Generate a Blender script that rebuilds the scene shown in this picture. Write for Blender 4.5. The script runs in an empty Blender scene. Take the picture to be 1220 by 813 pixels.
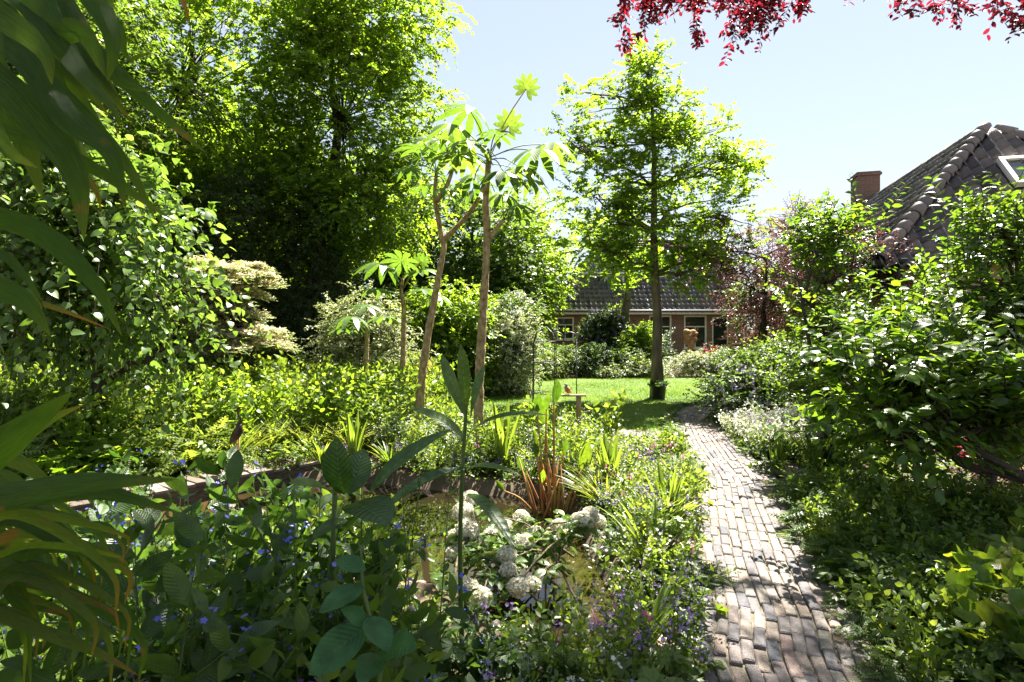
import bpy, math, random
import numpy as np

# ------------------------------------------------------------------ camera, sky, sun, exposure
S = bpy.context.scene
COL = S.collection
R = math.radians
cam_d = bpy.data.cameras.new('camera'); cam = bpy.data.objects.new('camera', cam_d); COL.objects.link(cam)
cam.location = (0, 0, 1.6); cam.rotation_euler = (R(90), 0, 0)
cam_d.lens = 20; cam_d.sensor_width = 36; cam_d.shift_y = -11.5/1220
cam_d.clip_start = 0.05; cam_d.clip_end = 3000
cam_d.dof.use_dof = True; cam_d.dof.focus_distance = 7.0; cam_d.dof.aperture_fstop = 10.0
S.camera = cam
AZ, EL = 32.0, 58.0            # sun azimuth to the right of the view direction (+Y), elevation
W = bpy.data.worlds.new('World'); S.world = W; W.use_nodes = True
nt = W.node_tree; nt.nodes.clear()
sky = nt.nodes.new('ShaderNodeTexSky'); sky.sky_type = 'NISHITA'; sky.sun_disc = False
sky.sun_elevation = R(EL); sky.sun_rotation = R(AZ)
sky.air_density = 1.0; sky.dust_density = 0.1; sky.ozone_density = 2.5
bg = nt.nodes.new('ShaderNodeBackground'); bg.inputs['Strength'].default_value = 0.083
wo = nt.nodes.new('ShaderNodeOutputWorld')
gm = nt.nodes.new('ShaderNodeGamma'); gm.inputs[1].default_value = .45; hs_ = nt.nodes.new('ShaderNodeHueSaturation'); hs_.inputs['Saturation'].default_value = .85
nt.links.new(sky.outputs[0], gm.inputs[0]); nt.links.new(gm.outputs[0], hs_.inputs['Color']); nt.links.new(hs_.outputs[0], bg.inputs[0]); nt.links.new(bg.outputs[0], wo.inputs[0])
sd = bpy.data.lights.new('sun', 'SUN'); sd.energy = 5.0; sd.angle = R(0.5); sd.color = (1, .94, .84)
sun = bpy.data.objects.new('sun', sd); COL.objects.link(sun)
sun.rotation_euler = (R(90-EL), 0, R(180-AZ)); sun.location = (10, 14, 20)
S.view_settings.view_transform = 'Standard'; S.view_settings.look = 'None'
S.view_settings.exposure = 2.6; S.view_settings.gamma = 1.0
S.render.engine = 'CYCLES'
c = S.cycles
c.max_bounces = 9; c.diffuse_bounces = 6; c.glossy_bounces = 2; c.transmission_bounces = 6
c.transparent_max_bounces = 4; c.sample_clamp_indirect = 10; c.caustics_reflective = False; c.caustics_refractive = False
c.use_denoising = True

rng = np.random.default_rng(11)
A = lambda *v: np.array(v, float)
def P(px, py, D): return A((px-610)/678*D, D, 1.6-(py-395)/678*D)
def nrm(v):
    v = np.asarray(v, float)
    return v/np.maximum(np.linalg.norm(v, axis=-1, keepdims=True), 1e-9)

# ------------------------------------------------------------------ materials
def mat(name): 
    m = bpy.data.materials.new(name); m.use_nodes = True; n = m.node_tree; n.nodes.clear()
    return m, n, n.nodes, n.links
def hexmix(n, stops, fac):
    cr = n.nodes.new('ShaderNodeValToRGB'); el = cr.color_ramp.elements
    while len(el) < len(stops): el.new(.5)
    for e, (p, col) in zip(el, stops): e.position = p; e.color = (*col, 1)
    n.links.new(fac, cr.inputs[0]); return cr.outputs[0]
def leaf_mat(name, cols, trans=.45, tcol=None, rough=.42, spec=.4, vein=0., stripe=False):
    m, n, N, L = mat(name)
    at = N.new('ShaderNodeAttribute'); at.attribute_name = 'r'
    k = len(cols); c1 = hexmix(n, [(i/(max(k-1, 1)), cc) for i, cc in enumerate(cols)], at.outputs['Fac'])
    if stripe:
        la_ = N.new('ShaderNodeAttribute'); la_.attribute_name = 'lf'; mp = N.new('ShaderNodeMapping'); mp.inputs['Scale'].default_value = (1.5, 14, 1); L.new(la_.outputs['Vector'], mp.inputs[0])
        wv = N.new('ShaderNodeTexNoise'); wv.inputs['Scale'].default_value = 3; wv.inputs['Detail'].default_value = 4; L.new(mp.outputs[0], wv.inputs['Vector'])
        bu = N.new('ShaderNodeBump'); bu.inputs['Strength'].default_value = .7; bu.inputs['Distance'].default_value = .003; L.new(wv.outputs[0], bu.inputs['Height'])
        tc = N.new('ShaderNodeTexCoord'); nz = N.new('ShaderNodeTexNoise'); nz.inputs['Scale'].default_value = 11; nz.inputs['Detail'].default_value = 8; L.new(tc.outputs['Object'], nz.inputs['Vector'])
        m1 = N.new('ShaderNodeMapRange'); L.new(nz.outputs[0], m1.inputs[0]); m1.inputs[1].default_value = .64; m1.inputs[2].default_value = .72
        mx1 = N.new('ShaderNodeMix'); mx1.data_type = 'RGBA'; L.new(m1.outputs[0], mx1.inputs[0]); L.new(c1, mx1.inputs[6]); mx1.inputs[7].default_value = (.16, .1, .035, 1)
        m2 = N.new('ShaderNodeMapRange'); L.new(wv.outputs[0], m2.inputs[0]); m2.inputs[1].default_value = .35; m2.inputs[2].default_value = .65; m2.inputs[3].default_value = .65; m2.inputs[4].default_value = 1.5
        mx2 = N.new('ShaderNodeMix'); mx2.data_type = 'RGBA'; mx2.blend_type = 'MULTIPLY'; mx2.inputs[0].default_value = 1; mx2.clamp_result = False; L.new(mx1.outputs[2], mx2.inputs[6]); L.new(m2.outputs[0], mx2.inputs[7]); c1 = mx2.outputs[2]
    if vein:
        la_ = N.new('ShaderNodeAttribute'); la_.attribute_name = 'lf'; sx = N.new('ShaderNodeSeparateXYZ'); L.new(la_.outputs['Vector'], sx.inputs[0])
        ab = N.new('ShaderNodeMath'); ab.operation = 'ABSOLUTE'; L.new(sx.outputs[1], ab.inputs[0])
        ms_ = N.new('ShaderNodeMath'); ms_.operation = 'MULTIPLY_ADD'; L.new(ab.outputs[0], ms_.inputs[0]); ms_.inputs[1].default_value = -.9; L.new(sx.outputs[0], ms_.inputs[2])
        sn = N.new('ShaderNodeMath'); sn.operation = 'MULTIPLY'; sn.inputs[1].default_value = 75.; L.new(ms_.outputs[0], sn.inputs[0])
        s2 = N.new('ShaderNodeMath'); s2.operation = 'SINE'; L.new(sn.outputs[0], s2.inputs[0])
        mr = N.new('ShaderNodeMapRange'); L.new(ab.outputs[0], mr.inputs[0]); mr.inputs[1].default_value = 0.; mr.inputs[2].default_value = .012; mr.inputs[3].default_value = -2.; mr.inputs[4].default_value = 0.
        hh = N.new('ShaderNodeMath'); hh.operation = 'ADD'; L.new(s2.outputs[0], hh.inputs[0]); L.new(mr.outputs[0], hh.inputs[1])
        bu = N.new('ShaderNodeBump'); bu.inputs['Strength'].default_value = vein; bu.inputs['Distance'].default_value = .0009; L.new(hh.outputs[0], bu.inputs['Height'])
        vm = N.new('ShaderNodeMapRange'); L.new(hh.outputs[0], vm.inputs[0]); vm.inputs[1].default_value = -.95; vm.inputs[2].default_value = -2.; vm.inputs[3].default_value = 0.; vm.inputs[4].default_value = .45
        mv = N.new('ShaderNodeMix'); mv.data_type = 'RGBA'; L.new(vm.outputs[0], mv.inputs[0]); L.new(c1, mv.inputs[6]); mv.inputs[7].default_value = (.16, .2, .09, 1); c1 = mv.outputs[2]
        tc = N.new('ShaderNodeTexCoord'); nz = N.new('ShaderNodeTexNoise'); nz.inputs['Scale'].default_value = 26; nz.inputs['Detail'].default_value = 5; L.new(tc.outputs['Object'], nz.inputs['Vector'])
        mb_ = N.new('ShaderNodeMapRange'); L.new(nz.outputs[0], mb_.inputs[0]); mb_.inputs[1].default_value = .3; mb_.inputs[2].default_value = .75; mb_.inputs[3].default_value = .7; mb_.inputs[4].default_value = 1.35
        mm = N.new('ShaderNodeMix'); mm.data_type = 'RGBA'; mm.blend_type = 'MULTIPLY'; mm.inputs[0].default_value = 1; mm.clamp_result = False; L.new(c1, mm.inputs[6]); L.new(mb_.outputs[0], mm.inputs[7]); c1 = mm.outputs[2]
    p = N.new('ShaderNodeBsdfPrincipled'); p.inputs['Roughness'].default_value = rough
    p.inputs['Specular IOR Level'].default_value = spec; L.new(c1, p.inputs['Base Color'])
    if vein or stripe: L.new(bu.outputs[0], p.inputs['Normal'])
    t = N.new('ShaderNodeBsdfTranslucent')
    mx = N.new('ShaderNodeMix'); mx.data_type = 'RGBA'; mx.blend_type = 'MULTIPLY'; mx.inputs[0].default_value = 1
    L.new(c1, mx.inputs[6]); mx.inputs[7].default_value = (*(tcol or (2.3, 2.1, .9)), 1); mx.clamp_result = False
    L.new(mx.outputs[2], t.inputs[0])
    ms = N.new('ShaderNodeMixShader'); ms.inputs[0].default_value = trans
    L.new(p.outputs[0], ms.inputs[1]); L.new(t.outputs[0], ms.inputs[2])
    o = N.new('ShaderNodeOutputMaterial'); L.new(ms.outputs[0], o.inputs[0]); return m
def solid(name, cols, rough=.8, scale=6, detail=6, bump=0., spec=.3, metal=0., attr=False, stretch=(1, 1, 1), coat=0):
    m, n, N, L = mat(name)
    p = N.new('ShaderNodeBsdfPrincipled'); p.inputs['Roughness'].default_value = rough
    p.inputs['Specular IOR Level'].default_value = spec; p.inputs['Metallic'].default_value = metal
    tc = N.new('ShaderNodeTexCoord'); mp = N.new('ShaderNodeMapping'); mp.inputs['Scale'].default_value = stretch
    L.new(tc.outputs['Object'], mp.inputs[0])
    nz = N.new('ShaderNodeTexNoise'); nz.inputs['Scale'].default_value = scale; nz.inputs['Detail'].default_value = detail
    L.new(mp.outputs[0], nz.inputs['Vector'])
    fac = nz.outputs[0]
    if attr:
        at = N.new('ShaderNodeAttribute'); at.attribute_name = 'r'
        ad = N.new('ShaderNodeMath'); ad.operation = 'MULTIPLY_ADD'; ad.inputs[1].default_value = .35
        L.new(nz.outputs[0], ad.inputs[0])
        sb = N.new('ShaderNodeMath'); sb.operation = 'ADD'; sb.inputs[1].default_value = -.175
        L.new(at.outputs['Fac'], sb.inputs[0]); L.new(sb.outputs[0], ad.inputs[2]); fac = ad.outputs[0]
        c1 = hexmix(n, [(i/(len(cols)-1), cc) for i, cc in enumerate(cols)], fac)
    else:
        c1 = hexmix(n, [(.3+.4*i/(len(cols)-1), cc) for i, cc in enumerate(cols)], fac)
    L.new(c1, p.inputs['Base Color'])
    if bump:
        b = N.new('ShaderNodeBump'); b.inputs['Strength'].default_value = bump; b.inputs['Distance'].default_value = .02
        nz2 = N.new('ShaderNodeTexNoise'); nz2.inputs['Scale'].default_value = scale*4; nz2.inputs['Detail'].default_value = 8
        L.new(mp.outputs[0], nz2.inputs['Vector']); L.new(nz2.outputs[0], b.inputs['Height']); L.new(b.outputs[0], p.inputs['Normal'])
    o = N.new('ShaderNodeOutputMaterial'); L.new(p.outputs[0], o.inputs[0]); return m
def brick_mat(name, c1, c2, mortar, scale=1.0, rot=(0, 0, 0)):
    m, n, N, L = mat(name)
    p = N.new('ShaderNodeBsdfPrincipled'); p.inputs['Roughness'].default_value = .85
    g = N.new('ShaderNodeNewGeometry'); mp = N.new('ShaderNodeMapping'); mp.inputs['Rotation'].default_value = rot
    L.new(g.outputs['Position'], mp.inputs[0])
    b = N.new('ShaderNodeTexBrick'); b.inputs['Color1'].default_value = (*c1, 1); b.inputs['Color2'].default_value = (*c2, 1)
    b.inputs['Mortar'].default_value = (*mortar, 1); b.inputs['Scale'].default_value = scale
    b.inputs['Brick Width'].default_value = .22; b.inputs['Row Height'].default_value = .065; b.inputs['Mortar Size'].default_value = .006
    L.new(mp.outputs[0], b.inputs['Vector']); L.new(b.outputs['Color'], p.inputs['Base Color'])
    bu = N.new('ShaderNodeBump'); bu.inputs['Strength'].default_value = .4; bu.inputs['Distance'].default_value = .01; bu.invert = True
    L.new(b.outputs['Fac'], bu.inputs['Height']); L.new(bu.outputs[0], p.inputs['Normal'])
    o = N.new('ShaderNodeOutputMaterial'); L.new(p.outputs[0], o.inputs[0]); return m

G1 = leaf_mat('leaf_bright', [(.055, .10, .016), (.095, .155, .026), (.17, .22, .06)], .52, (2.5, 2.2, .9), rough=.36, spec=.5)
G2 = leaf_mat('leaf_mid', [(.035, .075, .014), (.06, .11, .02), (.1, .15, .035)], .5, (2.5, 2.3, .9))
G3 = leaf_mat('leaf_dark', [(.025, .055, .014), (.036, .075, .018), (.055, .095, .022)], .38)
GT = leaf_mat('leaf_lime_tree', [(.055, .11, .012), (.09, .16, .018), (.15, .21, .03)], .62, (2.9, 2.6, .9))
GG = leaf_mat('leaf_gloss', [(.035, .08, .012), (.06, .12, .016), (.11, .17, .022)], .48, (2.6, 2.4, .7), rough=.3, spec=.5, vein=.35)
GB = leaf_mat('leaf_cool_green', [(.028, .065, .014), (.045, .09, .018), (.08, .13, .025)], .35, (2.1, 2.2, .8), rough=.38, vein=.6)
GP = leaf_mat('leaf_purple', [(.06, .032, .036), (.11, .06, .06), (.2, .13, .115)], .42, (1.9, 1.2, 1.1), rough=.35, spec=.55)
GR = leaf_mat('leaf_copper', [(.045, .012, .018), (.08, .018, .026), (.12, .03, .035)], .5, (3.6, .8, 1.1))
GW = leaf_mat('leaf_pale', [(.16, .2, .09), (.24, .28, .14), (.36, .38, .22)], .4, (1.5, 1.5, .9))
GC = leaf_mat('bract_cream', [(.35, .33, .2), (.5, .47, .32), (.66, .62, .46)], .55, (1.3, 1.25, 1.0))
GY = leaf_mat('grass_lawn', [(.08, .15, .018), (.12, .2, .025), (.17, .24, .035)], .4, (1.8, 1.8, .8))
GE = leaf_mat('grass_bed', [(.06, .10, .02), (.1, .14, .03), (.16, .17, .05)], .4)
GS = leaf_mat('strap_leaf', [(.025, .06, .01), (.045, .095, .012), (.09, .13, .02), (.2, .11, .03)], .58, (2.9, 2.5, .7), rough=.45, spec=.3, stripe=True)
GO = leaf_mat('leaf_straw', [(.2, .12, .05), (.3, .2, .09), (.4, .3, .15)], .3, (1.2, 1.1, .8))
FB = leaf_mat('petal_blue', [(.08, .1, .5), (.13, .16, .65), (.25, .22, .65)], .3, (1.3, 1.3, 1.3))
FV = leaf_mat('petal_lilac', [(.2, .12, .38), (.28, .18, .45), (.4, .3, .5)], .3, (1.3, 1.3, 1.3))
FP = leaf_mat('petal_pink', [(.55, .12, .3), (.65, .2, .4), (.7, .4, .5)], .3, (1.3, 1.3, 1.3))
FW = leaf_mat('petal_white', [(.5, .47, .36), (.65, .62, .5), (.75, .73, .64)], .3, (1.1, 1.1, 1))
FWL = leaf_mat('petal_white_soft', [(.45, .45, .38), (.6, .6, .52), (.7, .7, .64)], .3, (1.1, 1.1, 1))
BARK = solid('bark_brown', [(.06, .045, .03), (.14, .11, .07), (.2, .16, .1)], .9, 9, 8, 1.0, stretch=(1, 1, .25))
BARKD = solid('bark_dark', [(.03, .025, .018), (.07, .055, .04)], .9, 12, 8, .8, stretch=(1, 1, .3))
BARKP = solid('bark_tan', [(.11, .07, .03), (.27, .19, .085), (.36, .27, .13), (.46, .37, .22)], .85, 22, 10, 1.0, stretch=(1, 1, .6))
STEM = solid('stem_green', [(.05, .09, .02), (.09, .13, .03)], .6, 20)
STEMR = solid('stem_rust', [(.1, .12, .03), (.3, .12, .04), (.36, .2, .06), (.2, .22, .06)], .6, 8, stretch=(1, 1, .3))
SOIL = solid('soil', [(.035, .025, .017), (.07, .05, .032), (.12, .09, .06)], .95, 3, 10, 1.0)
TURF = solid('turf', [(.04, .075, .012), (.075, .12, .02), (.1, .15, .03)], .9, 5, 10, .6)
SAND = solid('joint_sand', [(.06, .065, .03), (.13, .11, .08), (.2, .17, .13)], .95, 20, 8, .5)
CLINK = solid('clinker_brick', [(.09, .095, .11), (.19, .165, .155), (.14, .13, .14), (.26, .205, .165), (.21, .185, .17), (.32, .285, .235), (.19, .135, .125)], .85, 34, 8, .9, attr=True)
TILE = solid('pantile', [(.045, .045, .055), (.085, .075, .08), (.13, .11, .105), (.1, .08, .07)], .55, 5, 8, .4, spec=.5, attr=True)
TILE_G = solid('pantile_grey', [(.05, .045, .048), (.105, .092, .09), (.22, .19, .17)], .5, 5, 8, .3, spec=.5, attr=True)
WALL = brick_mat('brick_red', (.16, .085, .065), (.22, .125, .09), (.25, .22, .19), 1, (R(90), 0, 0))
WALLD = brick_mat('brick_chimney', (.16, .08, .06), (.2, .11, .08), (.2, .17, .15), 1, (R(90), 0, 0))
STUCCO = solid('wall_ochre', [(.3, .24, .12), (.42, .34, .19)], .9, 4, 6, .3)
WHITE = solid('white_paint', [(.72, .71, .66), (.82, .81, .77)], .5, 8, 4)
DARK = solid('dark_paint', [(.012, .02, .018), (.025, .035, .03)], .35, 6)
LEAD = solid('lead', [(.1, .105, .115), (.17, .175, .185)], .5, 6, 5, .2)
IRON = solid('iron', [(.012, .012, .013), (.03, .028, .025)], .5, 15, 5, .3, spec=.5)
BRONZE = solid('bronze', [(.03, .025, .02), (.1, .07, .045)], .45, 20, 6, .3, metal=.6)
PLANK = solid('grey_plank', [(.09, .07, .055), (.17, .135, .11), (.24, .195, .165)], .85, 10, 8, .6, attr=True, stretch=(1, 1, 1))
OAK = solid('oak_post', [(.2, .13, .06), (.36, .26, .13)], .8, 12, 8, .6, stretch=(1, 1, .2))
OAKW = solid('carved_wood', [(.3, .16, .07), (.45, .28, .13)], .8, 10, 8, .8, stretch=(1, 1, .3))
TERRA = solid('terracotta', [(.35, .14, .06), (.5, .22, .09)], .8, 12, 6, .2)
ROCK = solid('stone_grey', [(.16, .15, .14), (.32, .3, .27), (.42, .4, .36)], .85, 8, 8, .8)
PEB = solid('pebble', [(.12, .09, .07), (.28, .2, .15), (.42, .34, .28), (.25, .23, .2)], .6, 30, 4, .2, attr=True)
POTB = solid('black_pot', [(.015, .016, .017), (.03, .03, .03)], .45, 10)
def glass_mat():
    m, n, N, L = mat('window_glass')
    p = N.new('ShaderNodeBsdfPrincipled'); p.inputs['Base Color'].default_value = (.03, .035, .035, 1)
    p.inputs['Roughness'].default_value = .04; p.inputs['Specular IOR Level'].default_value = .9
    o = N.new('ShaderNodeOutputMaterial'); L.new(p.outputs[0], o.inputs[0]); return m
GLASS = glass_mat()
def water_mat():
    m, n, N, L = mat('pond_water')
    p = N.new('ShaderNodeBsdfPrincipled'); p.inputs['Roughness'].default_value = .03
    p.inputs['Specular IOR Level'].default_value = .7
    nz = N.new('ShaderNodeTexNoise'); nz.inputs['Scale'].default_value = 2.2; nz.inputs['Detail'].default_value = 8
    cr = hexmix(n, [(.35, (.008, .008, .004)), (.55, (.025, .018, .007)), (.72, (.08, .045, .014))], nz.outputs[0])
    L.new(cr, p.inputs['Base Color'])
    n2 = N.new('ShaderNodeTexNoise'); n2.inputs['Scale'].default_value = 9; n2.inputs['Detail'].default_value = 3
    b = N.new('ShaderNodeBump'); b.inputs['Strength'].default_value = .12; b.inputs['Distance'].default_value = .02
    L.new(n2.outputs[0], b.inputs['Height']); L.new(b.outputs[0], p.inputs['Normal'])
    o = N.new('ShaderNodeOutputMaterial'); L.new(p.outputs[0], o.inputs[0]); return m
WATER = water_mat()

# ------------------------------------------------------------------ mesh collector
class MB:
    def __init__(s): s.V = []; s.F = []; s.R = []; s.n = 0; s.U = {}
    def add(s, V, F, r=.5, m=0):
        V = np.asarray(V, float).reshape(-1, 3)
        s.V.append(V); F = np.asarray(F, np.int64)
        s.F.append((F+s.n, m)); rr = np.empty(len(V)); rr[:] = r; s.R.append(rr); s.n += len(V)
        return s
    def tube(s, pts, rad, k=6, r=.5, m=0, cap=True):
        pts = np.asarray(pts, float); n = len(pts); rad = np.broadcast_to(np.asarray(rad, float), (n,))
        T = nrm(np.gradient(pts, axis=0)); u = np.cross(T[0], A(0, 0, 1)); 
        if np.linalg.norm(u) < .1: u = np.cross(T[0], A(1, 0, 0))
        u = nrm(u); rings = []
        for i in range(n):
            u = nrm(u-T[i]*np.dot(u, T[i])); w = np.cross(T[i], u)
            a = np.arange(k)*2*np.pi/k
            rings.append(pts[i]+rad[i]*(np.cos(a)[:, None]*u+np.sin(a)[:, None]*w))
        V = np.concatenate(rings); i = np.arange(n-1)[:, None]*k; j = np.arange(k)[None]; j2 = (j+1) % k
        F = np.stack([i+j, i+j2, i+k+j2, i+k+j], -1).reshape(-1, 4)
        s.add(V, F, r, m)
        if cap:
            s.F.append((np.array([s.n-k+np.arange(k)]), m))
            s.F.append((np.array([(s.n-k*n+np.arange(k))[::-1]]), m))
        return s
    def box(s, c, size, rz=0, r=.5, m=0, bev=0, axes=None):
        c = A(*c); h = A(*size)/2
        if bev <= 0:
            V = np.array([[x, y, z] for z in (-1, 1) for y in (-1, 1) for x in (-1, 1)], float)*h
            F = [[0, 2, 3, 1], [4, 5, 7, 6], [0, 1, 5, 4], [2, 6, 7, 3], [0, 4, 6, 2], [1, 3, 7, 5]]
            F = np.array(F)
        else:
            b = bev; V = []
            for z, i in ((-h[2], 0), (h[2]-b, 0), (h[2], b)):
                V += [[-h[0]+i, -h[1]+i, z], [h[0]-i, -h[1]+i, z], [h[0]-i, h[1]-i, z], [-h[0]+i, h[1]-i, z]]
            V = np.array(V); F = []
            for q in (0, 4): F += [[q+i, q+(i+1) % 4, q+4+(i+1) % 4, q+4+i] for i in range(4)]
            F += [[8, 9, 10, 11], [3, 2, 1, 0]]; F = np.array(F)
        if axes is not None: V = V@np.array(axes)
        elif rz:
            cs, sn = math.cos(rz), math.sin(rz); V = V@np.array([[cs, sn, 0], [-sn, cs, 0], [0, 0, 1]])
        return s.add(V+c, F, r, m)
    def place(s, tpl, pos, d, up, sc, r=None, m=0):
        TV, TF = tpl; pos = np.asarray(pos, float).reshape(-1, 3); n = len(pos)
        if n == 0: return s
        d = nrm(np.broadcast_to(d, (n, 3))); up = np.broadcast_to(up, (n, 3))
        y = nrm(np.cross(up, d)+1e-6); z = np.cross(d, y)
        sc = np.broadcast_to(sc, (n,))
        V = pos[:, None]+sc[:, None, None]*(TV[None, :, 0, None]*d[:, None]+TV[None, :, 1, None]*y[:, None]+TV[None, :, 2, None]*z[:, None])
        k = len(TV); off = np.arange(n)*k
        if r is None: r = rng.random(n)
        rr = np.repeat(np.broadcast_to(r, (n,)), k); s.U[len(s.V)] = np.tile(TV, (n, 1))
        base = s.n; s.V.append(V.reshape(-1, 3)); s.R.append(rr); s.n += n*k
        for F in (TF if isinstance(TF, list) else [TF]):
            s.F.append(((F[None]+off[:, None, None]).reshape(-1, F.shape[1])+base, m))
        return s
    def mesh(s, name, mats, origin=(0, 0, 0), smooth=True):
        me = bpy.data.meshes.new(name)
        V = np.concatenate(s.V)-np.asarray(origin, float); me.vertices.add(len(V)); me.vertices.foreach_set('co', V.astype(np.float32).ravel())
        vi = np.concatenate([f.ravel() for f, _ in s.F]); cnt = np.concatenate([np.full(len(f), f.shape[1]) for f, _ in s.F])
        mi = np.concatenate([np.full(len(f), m) for f, m in s.F])
        me.loops.add(len(vi)); me.loops.foreach_set('vertex_index', vi.astype(np.int32))
        me.polygons.add(len(cnt)); st = np.concatenate([[0], np.cumsum(cnt)[:-1]])
        me.polygons.foreach_set('loop_start', st.astype(np.int32))
        me.polygons.foreach_set('material_index', mi.astype(np.int32))
        me.polygons.foreach_set('use_smooth', np.full(len(cnt), smooth))
        a = me.attributes.new('r', 'FLOAT', 'POINT'); a.data.foreach_set('value', np.clip(np.concatenate(s.R), 0, 1).astype(np.float32))
        U = np.concatenate([s.U.get(i, np.zeros((len(v), 3))) for i, v in enumerate(s.V)]); a = me.attributes.new('lf', 'FLOAT_VECTOR', 'POINT'); a.data.foreach_set('vector', U.astype(np.float32).ravel())
        for m in (mats if isinstance(mats, (list, tuple)) else [mats]): me.materials.append(m)
        me.update(calc_edges=True); return me
    def build(s, name, mats, parent=None, smooth=True, origin=None):
        o0 = np.zeros(3)
        if parent is not None:
            q = parent
            while q is not None: o0 += np.array(q.location); q = q.parent
        elif origin is not None: o0 = np.array(origin, float)
        me = s.mesh(name, mats, o0, smooth); o = bpy.data.objects.new(name, me); COL.objects.link(o)
        if parent is not None: o.parent = parent
        else: o.location = o0
        return o
def tag(o, label=None, cat=None, group=None, kind=None):
    if label: o['label'] = label
    if cat: o['category'] = cat
    if group: o['group'] = group
    if kind: o['kind'] = kind
    return o
def thing(name, label, cat, loc=(0, 0, 0), group=None):
    o = bpy.data.objects.new(name, None); COL.objects.link(o); o.location = tuple(float(x) for x in loc); o.empty_display_size = .1
    return tag(o, label, cat, group)
KIDS = {}
def copy_tree(root, loc, rz=0, sc=1, label=None):
    """a copy of a thing with copies of its parts and sub-parts, sharing mesh data"""
    def rec(o, parent):
        c2 = o.copy(); COL.objects.link(c2); c2.parent = parent
        for ch in list(o.children): rec(ch, c2)
        return c2
    r = rec(root, None); r.location = tuple(float(x) for x in loc); r.rotation_euler = (0, 0, rz); r.scale = (sc, sc, sc)
    if label: r['label'] = label
    return r
class Proto:
    """first placement moves the thing built, later ones copy it"""
    def __init__(s, root): s.root = root; s.used = False
    def put(s, loc, rz=None, sc=1, label=None, group=None):
        if rz is None: rz = rng.random()*6.28
        if not s.used:
            s.used = True; o = s.root; o.location = tuple(float(x) for x in loc); o.rotation_euler = (0, 0, rz); o.scale = (sc,)*3
            if label: o['label'] = label
        else: o = copy_tree(s.root, loc, rz, sc, label)
        if group: o['group'] = group
        return o

# ------------------------------------------------------------------ leaf templates (x along leaf, y width, z normal)
def leaf_tpl(n=4, w=.28, droop=.15, fold=.12, shape='ell', wav=0.):
    t = np.linspace(0, 1, n+1)
    if shape == 'ell': hw = w*np.sin(np.pi*t)**.75
    elif shape == 'ovate': hw = w*np.sin(np.pi*t**.62)**.8
    elif shape == 'obov': hw = w*np.sin(np.pi*t**1.5)**.8
    elif shape == 'heart': hw = w*np.sin(np.pi*t**.5)**.7
    elif shape == 'lance': hw = w*np.sin(np.pi*t**.7)**1.0
    elif shape == 'strap': hw = w*np.minimum(1, 3*(1-t)+.02)**.8*np.minimum(1, .45+2*t)
    hw = np.maximum(hw, 0)
    V = []; 
    for i in range(n+1):
        z = -droop*t[i]**2; zz = fold*hw[i]/max(w, .01)*w*2 + (wav*math.sin(i*2.1) if 0 < i < n else 0)
        V += [[t[i], hw[i], z+zz], [t[i], 0, z], [t[i], -hw[i], z+zz]]
    F = []
    for i in range(n):
        a = i*3; F += [[a, a+1, a+4, a+3], [a+1, a+2, a+5, a+4]]
    return np.array(V, float), np.array(F)
def diamond(w=.3, fold=.1):
    V = A([0, 0, 0], [.45, w, fold], [1, 0, -.08], [.45, -w, fold]).reshape(4, 3)
    return V, np.array([[0, 3, 2], [0, 2, 1]])
DI = diamond(); DW = diamond(.4, .12); DN = diamond(.16, .05)
def oval():
    V = A([0, 0, 0], [.28, .24, .06], [.7, .23, .04], [1, 0, -.1], [.7, -.23, .04], [.28, -.24, .06]).reshape(6, 3)
    return V, np.array([[0, 5, 4, 3], [0, 3, 2, 1]])
OV = oval()
E3 = leaf_tpl(3, .26, .2, .12); E4 = leaf_tpl(5, .27, .22, .12); OV5 = leaf_tpl(5, .34, .25, .1, 'ovate'); OB4 = leaf_tpl(5, .24, .1, .12, 'obov')
HE = leaf_tpl(6, .38, .22, .08, 'heart', .012); LA4 = leaf_tpl(4, .13, .3, .1, 'lance')
def combine(items):
    """items: (tpl, origin, angle in plane, scale, tilt)"""
    Vs = []; Fs = []; n = 0
    for (V, F), o, a, s, ti in items:
        d = A(math.cos(a)*math.cos(ti), math.sin(a)*math.cos(ti), math.sin(ti)); y = A(-math.sin(a), math.cos(a), 0); z = np.cross(d, y)
        Vs.append(A(*o)+s*(V[:, :1]*d+V[:, 1:2]*y+V[:, 2:3]*z)); Fs.append(F+n); n += len(V)
    return np.concatenate(Vs), np.concatenate(Fs)
def palm_tpl(k=5, spread=R(210), w=.22, n=3, droop=.15):
    t = leaf_tpl(n, w, droop, .1, 'obov')
    return combine([(t, (0, 0, 0), (i/(k-1)-.5)*spread, 1-.25*abs(i/(k-1)-.5)*2, .05) for i in range(k)])
PALM5 = palm_tpl(5, R(230), .25)
PALM3 = combine([(diamond(.34, .05), (0, 0, 0), a, s, 0) for a, s in ((0, 1), (1.0, .85), (-1.0, .85))])
def pinnate(k=6, l=.4, w=.3):
    it = []
    for i in range(k):
        t = (i+.6)/k; q = l*(1-.55*t)
        for sgn in (1, -1): it.append((diamond(w, .06), (t, 0, -.12*t*t), sgn*(1.15-.35*t), q, -.1))
    it.append((diamond(w, .06), (1, 0, -.12), 0, l*.5, 0))
    return combine(it)
PIN = pinnate(6, .42, .24); PINF = pinnate(9, .34, .2)
PETAL4 = combine([(diamond(.45, .1), (0, 0, 0), i*np.pi*2/5, 1, .2) for i in range(5)])

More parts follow.
